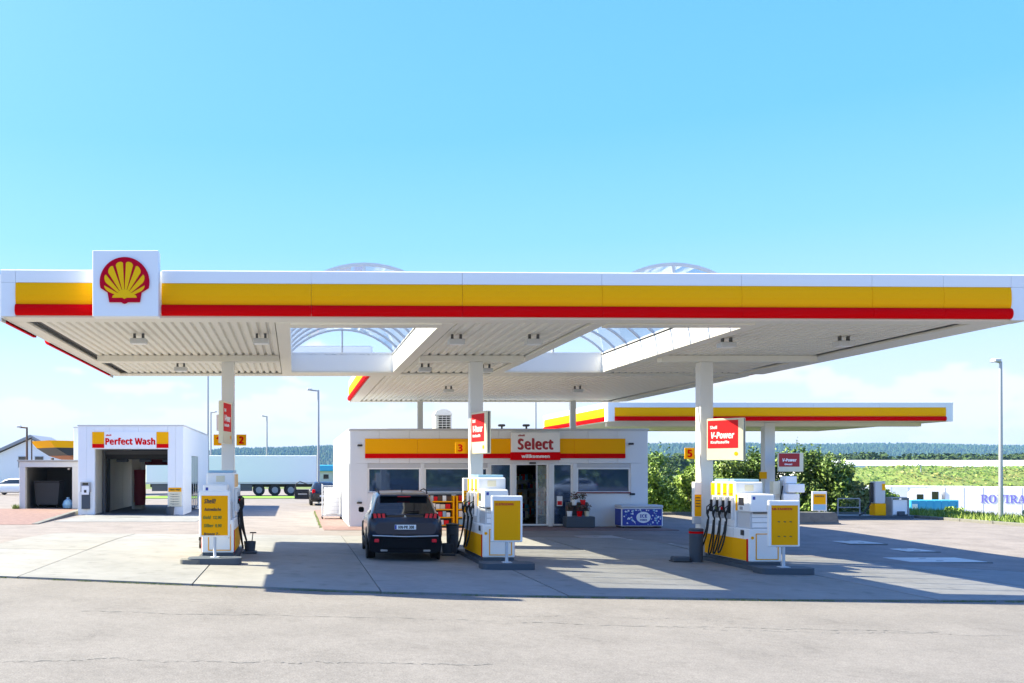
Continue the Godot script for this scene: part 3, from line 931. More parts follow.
# ---------------------------------------------------------------- wash hall
func build_wash() -> void:
	var F := 46.4
	var W: Material = mats["white_metal"]
	var root := thing("car_wash_hall", "white car wash hall with open bay and red lettering above it", "building", P(0, 0, F))
	var x0 := -10.6
	var x1 := -5.46
	var o0 := -9.78
	var o1 := -6.22
	var top := 4.35
	# front cladding in upright panels
	for q in [[x0, o0, 0.0, top, 2], [o1, x1, 0.0, top, 2]]:
		var n: int = q[4]
		for i in n:
			var a := lerpf(q[0], q[1], float(i) / n)
			var b := lerpf(q[0], q[1], float(i + 1) / n)
			bx(root, "cladding_panel", W, a + 0.003, b - 0.003, q[2], q[3], 0.0, -0.2, 0.004)
	for i in 5:
		var a := lerpf(o0, o1, i / 5.0)
		bx(root, "cladding_panel", W, a + 0.003, lerpf(o0, o1, (i + 1) / 5.0) - 0.003, 3.22, top, 0.0, -0.2, 0.004)
	# sides: right outer wall with a tall glazed strip, left wall
	for i in 11:
		var a := -0.2 - i * 1.17
		if i in [3, 4, 5]:
			bx(root, "cladding_panel", W, x1 - 0.2, x1 - 0.001, 2.95, top, a - 0.003, a - 1.167, 0.004)
			var wn := bx(root, "window", mats["light_grey"], x1 - 0.08, x1 - 0.02, 0.15, 2.945, a - 0.02, a - 0.1)
			bx(wn, "pane", mats["dark_glass"], 0.0, 0.02, -1.39, 1.39, -0.045, -1.06)
		else:
			bx(root, "cladding_panel", W, x1 - 0.2, x1 - 0.001, 0.0, top, a - 0.003, a - 1.167, 0.004)
	bx(root, "side_wall", mats["interior_cream"], x0, x0 + 0.2, 0.0, top, -0.202, -13.1)
	bx(root, "roof", mats["grey"], x0 + 0.2, x1 - 0.2, top - 0.3, top - 0.12, -0.2, -13.1)
	bx(root, "roof_edge", mats["light_grey"], x0 - 0.03, x1 + 0.03, top, top + 0.06, 0.03, -0.22, 0.006)
	bx(root, "roof_edge", mats["light_grey"], x1 - 0.22, x1 + 0.03, top, top + 0.06, -0.222, -13.2, 0.006)
	bx(root, "roof_edge", mats["light_grey"], x0 - 0.03, x0 + 0.22, top, top + 0.06, -0.222, -13.2, 0.006)
	# rear wall with exit opening
	bx(root, "back_wall", W, x0, -9.5, 0.0, top, -13.1, -13.3)
	bx(root, "back_wall", W, -6.2, x1, 0.0, top, -13.1, -13.3)
	bx(root, "back_wall", W, -9.498, -6.202, 2.6, top, -13.1, -13.3)
	bx(root, "floor", mats["seam"], x0 + 0.2, x1 - 0.2, -0.02, 0.02, 0.0, -13.1)
	# cream wall linings left inside
	for i in 5:
		bx(root, "wall_lining", mats["interior_cream"], x0 + 0.21, o0 - 0.05, 0.03, 3.9, -0.5 - i * 2.4, -0.5 - (i + 1) * 2.4 + 0.06, 0.01)
	# red roller curtain at the exit
	bx(root, "curtain", mats["maroon"], -9.28, -6.2, 2.5, 3.9, -12.5, -12.6)
	bx(root, "curtain", mats["maroon"], -9.5, -9.285, 0.2, 3.9, -12.5, -12.6)
	# yellow and red corner plates with lettering
	for q in [[-9.9, -9.32], [-6.76, -6.18]]:
		bx(root, "yellow_panel", mats["yellow"], q[0], q[1], 3.48, 4.06, 0.03, 0.002, 0.006)
		bx(root, "red_panel", mats["red"], q[0], q[1], 3.28, 3.476, 0.034, 0.002, 0.006)
	bx(root, "sign_board", mats["white"], -9.31, -6.77, 3.28, 4.06, 0.024, 0.002, 0.004)
	text(root, "Perfect Wash", 0.34, 2.42, Vector3(-8.04, 3.60, 0.028), mats["red"])
	text(root, "shell", 0.08, 0.26, Vector3(-9.1, 3.90, 0.028), mats["red"])
	# pay terminal beside the bay
	var pt := thing("wash_terminal", "grey pay terminal on the left pier of the wash hall", "terminal", P(-10.2, 0.3, F), 0.0)
	bx(pt, "column", mats["plinth"], -0.2, 0.2, 0.0, 0.82, 0.14, 0.003, 0.01)
	bx(pt, "head", mats["grey"], -0.25, 0.25, 0.822, 1.32, 0.2, 0.003, 0.015)
	bx(pt, "panel", mats["white"], -0.18, 0.18, 0.70, 1.12, 0.215, 0.202, 0.004)
	bx(pt, "keypad", mats["dark"], -0.06, 0.06, 0.80, 0.93, 0.222, 0.216)
	bx(pt, "screen", mats["dark_glass"], -0.14, 0.14, 1.16, 1.28, 0.208, 0.2)
	# notice board right of the bay
	var nb := thing("wash_notice_board", "yellow price notice on the right pier of the wash hall", "notice board", P(-5.86, 0.42, F), 0.0)
	bx(nb, "board", mats["cream"], -0.32, 0.32, 0.0, 0.92, 0.05, 0.003, 0.006)
	bx(nb, "heading", mats["yellow"], -0.32, 0.32, 0.72, 0.92, 0.056, 0.05)
	for i in 5:
		text(nb, "Programm %d" % (i + 1), 0.05, 0.42, Vector3(0, 0.60 - i * 0.12, 0.053), mats["ink"], false, 0.006)
	text(nb, "PERFECT WASH", 0.08, 0.5, Vector3(0, 0.82, 0.059), mats["ink"], false, 0.006)
	var tub := thing("waste_tub", "dark tub standing by the right pier of the wash bay", "tub", P(-6.05, 0.0, F - 0.4))
	var s := Shape.new()
	s.lathe([Vector2(0, 0), Vector2(0.17, 0), Vector2(0.22, 0.42), Vector2(0.2, 0.42), Vector2(0.16, 0.04), Vector2(0, 0.04)], 14)
	part(tub, "body", s, mats["plinth"])
	bx(tub, "handle", mats["seam"], -0.02, 0.02, 0.40, 0.44, 0.18, -0.18)
	# wash gantry
	var ga := thing("wash_gantry", "dark portal of the washing machine inside the wash hall", "machine", P(-7.35, 0.02, F + 7.0))
	for sx in [-1, 1]:
		bx(ga, "leg", mats["interior_cream"] if sx < 0 else mats["plinth"], sx * 1.45 - 0.28, sx * 1.45 + 0.28, 0.0, 3.2, 0.6, -0.6, 0.03)
		if sx < 0: continue
		var br := Shape.new()
		br.lathe([Vector2(0, 0.3), Vector2(0.32, 0.3), Vector2(0.34, 1.2), Vector2(0.32, 2.2), Vector2(0, 2.2)], 12)
		part(ga, "brush", br, mats["blue_ink"] if sx > 0 else mats["maroon"], Vector3(sx * 0.95, 0, -1.1))
	bx(ga, "crossbeam", mats["plinth"], -1.72, 1.72, 3.202, 3.75, 0.6, -0.6, 0.03)
	bx(ga, "signal_light", mat("signal_green", 0.05, 0.6, 0.12, 0.4), -1.42, -1.2, 1.55, 1.7, 0.62, 0.602)
	bx(ga, "warning_plate", mats["orange_board"], -1.6, -1.25, 0.4, 0.75, 0.615, 0.602)
	bx(root, "door_track", mats["seam"], o0 - 0.02, o0 + 0.12, 0.03, 3.2, -2.0, -2.2)
	bx(root, "door_track", mats["seam"], o0 - 0.02, o1, 3.0, 3.2, -2.2, -2.4)
	# dark drying portal nearer the entrance
	var dp := thing("drying_portal", "black drying portal frame just inside the wash bay", "machine", P(0, 0.02, F + 3.0))
	bx(dp, "post", mats["dark"], -9.80, -9.66, 0.0, 2.74, 0.0, -0.3, 0.01)
	bx(dp, "post", mats["dark"], -6.32, -6.2, 0.0, 2.74, 0.0, -0.3, 0.01)
	bx(dp, "blower_beam", mats["dark"], -9.80, -6.2, 2.742, 3.2, 0.1, -0.6, 0.03)
	for k in 3:
		bx(dp, "nozzle", mats["plinth"], -9.3 + k * 1.2, -8.7 + k * 1.2, 2.6, 2.74, 0.0, -0.3, 0.03)
	var rb := Shape.new()
	rb.lathe([Vector2(0, 0.25), Vector2(0.30, 0.25), Vector2(0.33, 0.9), Vector2(0.31, 1.6), Vector2(0.33, 2.2), Vector2(0, 2.2)], 12)
	part(ga, "brush", rb, mats["maroon"], Vector3(-1.22, 0, 0.9))
	# lower rear part of the hall on the left
	var an := thing("wash_plant_room", "narrow pale plant room rising left behind the wash hall", "building", P(-11.9, 0.0, 53.0))
	bx(an, "wall", mats["white_metal"], -0.45, 1.3, 0.0, 4.55, 0.0, -4.0, 0.01)
	bx(an, "roof_edge", mats["light_grey"], -0.48, 1.33, 4.55, 4.62, 0.03, -4.03, 0.005)

# ---------------------------------------------------------------- second canopy at the back right
func build_second_canopy() -> void:
	var root := thing("rear_canopy", "smaller canopy with yellow and red band standing behind the shop on the right", "canopy")
	var d0 := 43.0
	var x0 := 14.15
	var x1 := 29.75
	var y := 4.40
	var n := 5
	var cuts := [[0.0, 0.02, false]]
	for i in n:
		cuts.append([0.02 + i * 0.96 / n, 0.02 + (i + 1) * 0.96 / n, true])
	cuts.append([0.98, 1.0, false])
	fascia(root, Vector2(x0, d0), Vector2(x1, d0), cuts, Vector3(0, 0, 1), y, 1.0)
	fascia(root, Vector2(x0, d0 + 11), Vector2(x0, d0), [[0.0, 0.02, false], [0.02, 0.33, true], [0.33, 0.66, true], [0.66, 0.97, true], [0.97, 1.0, false]], Vector3(-1, 0, 0), y, 1.0)
	fascia(root, Vector2(x1, d0), Vector2(x1, d0 + 11), [[0.0, 0.02, false], [0.02, 0.5, true], [0.5, 0.98, true], [0.98, 1.0, false]], Vector3(1, 0, 0), y, 1.0)
	fascia(root, Vector2(x1, d0 + 11), Vector2(x0, d0 + 11), [[0.0, 1.0, false]], Vector3(0, 0, -1), y, 1.0)
	bx(root, "roof_deck", mats["grey"], x0 + 0.05, x1 - 0.05, y + 0.6, y + 0.64, -d0 - 0.05, -d0 - 10.95)
	ribbed(root, x0 + 0.4, x1 - 0.4, d0 + 0.4, d0 + 10.6, y + 0.03, mats["soffit_metal"], 0.25)
	for q in [[x0 + 0.05, x1 - 0.05, d0 + 0.05, d0 + 0.4], [x0 + 0.05, x1 - 0.05, d0 + 10.6, d0 + 10.95], [x0 + 0.05, x0 + 0.4, d0 + 0.402, d0 + 10.598], [x1 - 0.4, x1 - 0.05, d0 + 0.402, d0 + 10.598]]:
		bx(root, "soffit_trim", mats["soffit_metal"], q[0], q[1], y, y + 0.05, -q[2], -q[3])
	for q in [[22.2, d0 + 1.4]]:
		bx(root, "column", mats["column"], q[0] - 0.24, q[0] + 0.24, -0.1, y + 0.02, -q[1], -q[1] - 0.4, 0.015)
	bx(root, "beam", mats["soffit_metal"], x0 + 0.45, x1 - 0.45, y - 0.16, y + 0.028, -d0 - 1.45, -d0 - 1.75)

# ---------------------------------------------------------------- pump islands
func build_islands() -> void:
	var names := ["left island", "middle island beside the dark car", "right island"]
	var cx := [-1.76, 4.645, 10.72]
	for i in 3:
		var x: float = cx[i]
		var y := g(x, 22.5) + 0.035
		island(x, y, i, names[i])
		pump(x, y + 0.02, i, names[i])
		info_board(x, g(x, 20.9) + 0.17, i)
		column_sign(i)
	# pale tank covers set in the yard
	for q in [[10.1, 31.3, 1.5, 2.3, "pale tank cover in the yard straight before the ice chest"], [11.0, 28.8, 1.5, 1.5, "pale tank cover just left of the right pump island"], [17.0, 25.4, 2.3, 1.4, "widest pale tank cover in the shade right of the right pump"], [18.0, 30.6, 1.2, 1.6, "farthest pale tank cover right of the right pump"], [18.4, 28.4, 1.0, 1.2, "small pale tank cover between the two others on the right"]]:
		var y := g(q[0], q[1])
		var tc := thing("tank_cover", q[4], "cover", P(q[0], y, q[1]), 0.0, "pale tank covers in the yard")
		bx(tc, "frame", mats["kerb_stone"], -q[2] / 2, q[2] / 2, -0.05, 0.01, q[3] / 2, -q[3] / 2, 0.004)
		bx(tc, "plate", mats["cover_steel"], -q[2] / 2 + 0.08, q[2] / 2 - 0.08, 0.0, 0.016, q[3] / 2 - 0.08, 0.01 , 0.006)
		bx(tc, "plate", mats["cover_steel"], -q[2] / 2 + 0.08, q[2] / 2 - 0.08, 0.0, 0.016, -0.01, -q[3] / 2 + 0.08, 0.006)
		for k in 2:
			bx(tc, "handle", mats["seam"], -0.09, 0.09, 0.016, 0.022, q[3] * (0.25 - 0.5 * k) + 0.015, q[3] * (0.25 - 0.5 * k) - 0.015)
	# small things by the islands
	bin_at(P(4.08, g(4.08, 24.5) + 0.035, 24.6), false, "dark grey bin behind the middle pump island")
	bin_at(P(9.86, g(9.86, 23.4) + 0.035, 23.35), true, "dark bin with a red rim beside the right pump island")
	bucket(P(3.85, g(3.85, 24.0) + 0.035, 24.0), "dark squeegee bucket left of the middle pump island")
	bucket(P(-1.12, g(-1.1, 23.6) + 0.035, 23.6), "dark squeegee bucket right of the left pump island")
	var bl := thing("wheel_stop", "low dark block on the ground left of the red-rimmed bin", "block", P(9.45, g(9.45, 23.3) + 0.035, 23.3))
	bx(bl, "body", mats["plinth"], -0.2, 0.2, 0.0, 0.13, 0.14, -0.14, 0.03)
	bx(bl, "base", mats["dark"], -0.22, 0.22, 0.0, 0.03, 0.16, -0.16)

func rounded(w: float, l: float, r: float) -> PackedVector2Array:
	var o := PackedVector2Array()
	for q in [[w - r, l - r, 0.0], [-w + r, l - r, 90.0], [-w + r, -l + r, 180.0], [w - r, -l + r, 270.0]]:
		for k in 6:
			var a := deg_to_rad(q[2] + k * 18.0)
			o.append(Vector2(q[0] + cos(a) * r, q[1] + sin(a) * r))
	return o

func flat_prism(poly: PackedVector2Array, h: float) -> Shape:
	var s := Shape.new()
	s.xf = Transform3D(Basis(Vector3(1, 0, 0), Vector3(0, 0, 1), Vector3(0, -1, 0)), Vector3.ZERO)
	# polygon y runs towards the viewer; the prism grows upwards
	var flip := PackedVector2Array()
	for p in poly: flip.append(Vector2(p.x, p.y))
	s.prism(flip, 0.0, -h)
	return s

func island(x: float, y: float, i: int, where: String) -> void:
	var t := thing("pump_island", ["raised dark kerbed base carrying the left pump", "raised dark kerbed base carrying the middle pump", "raised dark kerbed base carrying the right pump"][i], "island", P(x, y, 22.6))
	part(t, "plinth", flat_prism(rounded(0.43, 1.85, 0.12), 0.10), mats["plinth"], Vector3(0, 0, 0.15 - 0.55))
	var fb := part(t, "front_block", flat_prism(rounded(0.58, 0.30, 0.14), 0.135), mats["plinth"], Vector3(0, g(x, 20.85) - g(x, 22.5), 1.74))
	if i == 0:
		part(t, "concrete_nose", flat_prism(rounded(0.24, 0.26, 0.1), 0.11), mats["kerb_stone"], Vector3(-0.50, g(x, 20.85) - g(x, 22.5), 1.80))

func info_board(x: float, y: float, i: int) -> void:
	var t := thing("price_board", ["orange notice board with rows of handwriting before the left pump", "plain orange notice board with a red heading before the middle pump", "orange notice board on a post before the right pump"][i], "notice board", P(x, y, 20.85), 0.0, "orange boards before the pumps")
	var s := Shape.new()
	s.tube([Vector3(0, 0, 0), Vector3(0, 0.5, 0)], 0.035, -1, 10)
	part(t, "post", s, mats["light_grey"])
	bx(t, "foot", mats["light_grey"], -0.1, 0.1, 0.0, 0.015, 0.1, -0.1)
	bx(t, "frame", mats["white"], -0.34, 0.34, 0.45, 1.47, 0.05, -0.05, 0.02)
	bx(t, "poster", mats["orange_board"], -0.29, 0.29, 0.49, 1.36, 0.055, 0.05)
	if i == 0:
		var rows := [["Shell!", 0.10, "ink", -0.1, 0.24], ["Autowäsche", 0.07, "ink", -0.04, 0.36], ["Gold  12,90", 0.08, "ink_green", -0.05, 0.40], ["Silber  9,90", 0.08, "ink_green", -0.04, 0.38], ["Bronze 7.-", 0.06, "ink", -0.06, 0.34]]
		for k in 5:
			text(t, rows[k][0], rows[k][1], rows[k][4], Vector3(rows[k][3], 1.24 - k * 0.18, 0.058), mats[rows[k][2]], false, 0.004, "lettering", 0.0, 0.2)
	else:
		text(t, "SELBSTBEDIENUNG" if i == 1 else "SB-TANKEN", 0.05, 0.40 if i == 1 else 0.44, Vector3(-0.06, 1.28, 0.058), mats["ink_red"], false, 0.004)
		if i == 2:
			for k in 2:
				text(t, "· · ·", 0.02, 0.3, Vector3(0.0, 1.0 - 0.32 * k, 0.058), mats["ink"], false, 0.004)

func pump(x: float, y: float, i: int, where: String) -> void:
	var t := thing("fuel_pump", ["white and yellow fuel pump on the left island", "white and yellow fuel pump right of the parked dark car", "white and yellow fuel pump with a row of hoses on the right island"][i], "fuel pump", P(x, y, 21.65), 0.0, "fuel pumps under the canopy")
	var W: Material = mats["white"]
	bx(t, "base", mats["plinth"], -0.35, 0.35, 0.07, 0.15, -0.02, -2.33)
	bx(t, "lower_cabinet", W, -0.365, 0.365, 0.152, 0.90, 0.0, -2.35, 0.02)
	for sx in [-1, 1]:
		for k in 3:
			bx(t, "yellow_panel", mats["yellow"], sx * 0.366, sx * 0.378, 0.17, 0.66, -0.12 - k * 0.74, -0.12 - (k + 1) * 0.74 + 0.006)
		bx(t, "red_strip", mats["red"], sx * 0.366, sx * 0.38, 0.16, 0.67, -0.06, -0.118)
	# framed service hatch facing the road
	for q in [[-0.22, 0.30, 0.78, 0.80], [-0.22, 0.30, 0.20, 0.22], [-0.22, -0.20, 0.221, 0.779], [0.28, 0.30, 0.221, 0.779]]:
		bx(t, "hatch_frame", mats["yellow"], q[0], q[1], q[2], q[3], 0.008, 0.0)
	bx(t, "hatch", W, -0.195, 0.275, 0.225, 0.775, 0.005, 0.0, 0.002)
	var em := Shape.new()
	em.xf = Transform3D(Basis(Vector3(1, 0, 0), PI / 2), Vector3(-0.295, 0.70, 0.0))
	em.lathe([Vector2(0, 0), Vector2(0.035, 0), Vector2(0.035, 0.006), Vector2(0, 0.006)], 12)
	part(t, "badge", em, mats["yellow"])
	# hydraulics column, head and display
	bx(t, "middle_column", mats["light_grey"], -0.29, 0.29, 0.90, 1.30, -0.12, -0.75, 0.01)
	for k in 3:
		bx(t, "drawer", W, -0.25 , 0.25, 0.93 + k * 0.12, 1.03 + k * 0.12, -0.105, -0.12, 0.006)
	var hd := bx(t, "head", W, -0.33, 0.33, 0.90, 1.97, -0.78, -2.05, 0.025)
	bx(t, "head_cap", mats["pale_blue"], -0.30, 0.30, 1.97, 2.03, -0.9, -1.95, 0.01)
	var db := bx(t, "display_box", W, -0.34, 0.22, 1.28, 1.70, -0.02, -0.74, 0.025)
	bx(db, "screen", mats["dark_glass"], -0.288, -0.28, -0.06, 0.12, -0.20, 0.06)
	bx(db, "keypad", mats["grey"], -0.288, -0.28, -0.16, -0.09, -0.14, 0.0)
	bx(db, "label_strip", mats["yellow"], -0.287, -0.28, -0.19, 0.19, -0.345, -0.25)
	for k in 2:
		bx(t, "hinge_strip", mats["grey"], -0.26, 0.26, 1.285 - 0.03, 1.28, -0.03 , -0.06)
	var nz := 4 if i == 2 else (3 if i == 1 else 3)
	for sx in [-1, 1]:
		bx(t, "nozzle_bay", mats["grey"], sx * 0.331, sx * 0.337, 1.08, 1.60, -0.84, -1.98)
		for k in nz:
			var z := -0.98 - k * (0.98 / maxf(1, nz - 1))
			if k != 1:
				bx(t, "price_stripe", mats["yellow"], sx * 0.331, sx * 0.338, 1.63, 1.93, z + 0.10, z - 0.10)
			else:
				bx(t, "price_stripe", mats["orange_board"], sx * 0.331, sx * 0.338, 1.63, 1.93, z + 0.10, z - 0.10)
			bx(t, "divider", W, sx * 0.338, sx * 0.40, 1.06, 1.60, z + 0.155, z + 0.135)
			nozzle(t, sx, z, k)
			hose(t, sx, z, k, i)
	bx(db, "sticker", mats["cream"], 0.10, 0.22, -0.15, -0.05, 0.361, 0.36)
	bx(db, "sticker", mats["blue_ink"], -0.22, -0.16, 0.08, 0.15, 0.361, 0.36)
	bx(t, "card_reader", mats["dark"], -0.385, -0.366, 0.74, 0.86, -0.25, -0.40, 0.006)
	bx(t, "lock", mats["steel"], 0.24, 0.26, 0.48, 0.52, 0.012, 0.005)
	for k in 4:
		bx(t, "panel_seam", mats["seam"], -0.3655, -0.3645, 0.68, 0.88, -0.3 - k * 0.5, -0.306 - k * 0.5)
	for k in 3:
		text(t, ["1.349", "1.399", "1.209"][k], 0.03, 0.14, Vector3(-0.3395, 1.68, -0.98 - k * 0.33), mats["ink"], false, 0.003, "price", -PI / 2)
	bx(t, "top_sign", mats["cream"], -0.10, 0.10, 1.76, 1.90, -0.765, -0.78)

func nozzle(t: Node, sx: int, z: float, k: int) -> void:
	var s := Shape.new()
	s.b2(sx * 0.34, sx * 0.40, 1.22, 1.52, z + 0.035, z - 0.035, 0.012)
	s.tube([Vector3(sx * 0.39, 1.30, z), Vector3(sx * 0.45, 1.24, z), Vector3(sx * 0.47, 1.14, z), Vector3(sx * 0.44, 1.06, z)], 0.034, 0.02, 8)
	s.tube([Vector3(sx * 0.40, 1.40, z), Vector3(sx * 0.485, 1.34, z), Vector3(sx * 0.49, 1.16, z)], 0.016, 0.014, 6)
	var o := part(t, "nozzle", s, mats["rubber"])
	var tone: Material = mats[["rubber", "red", "ink_green", "rubber"][k % 4]]
	var c := Shape.new()
	c.b2(sx * 0.40, sx * 0.425, 1.28, 1.36, z + 0.032, z - 0.032, 0.008)
	part(o, "grip_cover", c, tone)

func hose(t: Node, sx: int, z: float, k: int, i: int) -> void:
	var pts := []
	var a := Vector3(sx * 0.44, 1.08, z)
	var b := Vector3(sx * 0.39, 1.02, z - 0.16)
	var low := 0.20 + 0.05 * ((k * 7 + i * 3) % 4)
	var bulge := 0.10 + 0.03 * ((k * 5 + i) % 3)
	for j in 21:
		var u := j / 20.0
		var p := a.lerp(b, u)
		p.y = lerpf(a.y, b.y, u) - (a.y - low) * pow(sin(PI * u), 0.62)
		p.x += sx * bulge * sin(PI * u)
		p.z += 0.07 * sin(TAU * u) - 0.05 * sin(PI * u)
		pts.append(p)
	var s := Shape.new()
	s.tube(pts, 0.019, -1, 7)
	part(t, "hose", s, mats["rubber"])

func column_sign(i: int) -> void:
	var where := ["left", "middle", "right"][i] as String
	# lit fuel sign turned on the column
	var cfg: Array = [[-1.72, 3.37, deg_to_rad(80.0)], [4.60, 3.12, deg_to_rad(-77.0)], [10.66, 2.96, deg_to_rad(-50.0)]][i]
	var t := thing("fuel_sign", "cream edged red fuel sign on the %s column" % where, "sign", P(cfg[0], cfg[1], 23.5), cfg[2], "red fuel signs on the columns")
	var h := 1.04
	var w := 0.92
	bx(t, "case", mats["cream"], -w / 2, w / 2, -h / 2, h / 2, 0.06, -0.06, 0.015)
	bx(t, "groove", mats["seam"], w / 2 - 0.001, w / 2 + 0.003, -h / 2 + 0.02, h / 2 - 0.02, 0.02, -0.02)
	bx(t, "bracket", mats["column"], -0.03, 0.03, -0.2, 0.2, -0.06, -0.22)
	for side in [1, -1]:
		var z: float = 0.064 * side
		bx(t, "red_face", mats["sign_red"], -w / 2 + 0.03, w / 2 - 0.13, -h / 2 + 0.30, h / 2 - 0.05, 0.06 * side, z)
		var turn := 0.0 if side > 0 else PI
		text(t, "V-Power", 0.16, 0.58, Vector3(-0.06, 0.10, z + 0.002 * side), mats["white"], false, 0.004, "lettering", turn, 0.12)
		text(t, "Shell", 0.08, 0.17, Vector3(-0.28 * side if side > 0 else 0.2, 0.30, z + 0.002 * side), mats["white"], false, 0.004, "lettering", turn)
		text(t, "Kraftstoffe", 0.07, 0.46, Vector3(-0.12 if side > 0 else 0.02, -0.07, z + 0.002 * side), mats["white"], false, 0.004, "lettering", turn)
		var em := Shape.new()
		em.xf = Transform3D(Basis(Vector3(1, 0, 0), PI / 2 * side), Vector3(0.28, -0.36, 0.061 * side))
		em.lathe([Vector2(0, 0), Vector2(0.05, 0), Vector2(0.05, 0.004), Vector2(0, 0.004)], 12)
		part(t, "badge", em, mats["yellow"])
	# numbered plates
	var col: float = [-1.70, 4.60, 10.42][i]
	for q in [[-1, ["1", "3", "5"][i]], [1, ["2", "4", "6"][i]]]:
		if i > 0 and q[0] > 0:
			continue
		var y: float = [2.96, 2.76, 2.62][i]
		var p := thing("number_plate_sign", "yellow plate with red number %s on the %s column, %s side" % [q[1], where, "left" if q[0] < 0 else "right"], "sign", P(col + q[0] * 0.29 - (0.12 if i > 0 else -0.05), y, 24.1), 0.0, "yellow pump number plates")
		bx(p, "plate", mats["yellow"], -0.125, 0.125, -0.14, 0.14, 0.015, -0.015, 0.004)
		text(p, q[1], 0.18, 0.11, Vector3(0, 0, 0.018), mats["red"], false, 0.006, "numeral")
	# service panel on the column's left side
	if i > 0:
		var sp := thing("glove_dispenser", "white and yellow glove dispenser on the %s column" % where, "dispenser", P(col - 0.26, 1.1 + g(col, 24.0), 24.0))
		bx(sp, "case", mats["white"], -0.10, 0.09, 0.0, 0.90, 0.06, -0.1, 0.015)
		bx(sp, "yellow_face", mats["yellow"], -0.09, 0.08, 0.03, 0.58, 0.066, 0.06)
		for k in 4:
			text(sp, "PAPIER" if k == 0 else "Handschuhe", 0.03, 0.12, Vector3(-0.005, 0.50 - k * 0.07, 0.068), mats["ink"], false, 0.004)
		bx(sp, "tray", mats["light_grey"], -0.10, 0.09, -0.16, -0.003, 0.05, -0.08, 0.01)

func bin_at(p: Vector3, red: bool, label: String) -> void:
	var t := thing("waste_bin", label, "bin", p)
	var s := Shape.new()
	s.lathe([Vector2(0, 0), Vector2(0.15, 0), Vector2(0.165, 0.74), Vector2(0, 0.74)], 18)
	part(t, "body", s, mats["plinth"])
	s = Shape.new()
	s.lathe([Vector2(0.167, 0.70), Vector2(0.172, 0.70), Vector2(0.172, 0.745), Vector2(0.13, 0.75), Vector2(0, 0.75)] if red else [Vector2(0.167, 0.72), Vector2(0.175, 0.72), Vector2(0.175, 0.76), Vector2(0, 0.79)], 18)
	part(t, "rim", s, mats["red"] if red else mats["dark"])
	if red:
		s = Shape.new()
		s.lathe([Vector2(0, 0.751), Vector2(0.172, 0.751), Vector2(0.172, 0.80), Vector2(0.15, 0.82), Vector2(0, 0.82)], 18)
		part(t, "lid", s, mats["plinth"])

func bucket(p: Vector3, label: String) -> void:
	var t := thing("bucket", label, "bucket", p)
	var s := Shape.new()
	s.lathe([Vector2(0, 0), Vector2(0.12, 0), Vector2(0.15, 0.30), Vector2(0.14, 0.30), Vector2(0.11, 0.03), Vector2(0, 0.03)], 16)
	part(t, "pail", s, mats["plinth"])
	s = Shape.new()
	s.tube([Vector3(0.02, 0.05, 0), Vector3(0.08, 0.52, 0.03)], 0.012, -1, 6)
	s.b2(0.0, 0.16, 0.50, 0.53, 0.05, 0.01)
	part(t, "squeegee", s, mats["dark"])
	bx(t, "stand", mats["plinth"], -0.18, 0.18, 0.0, 0.06, 0.18, -0.18, 0.02)

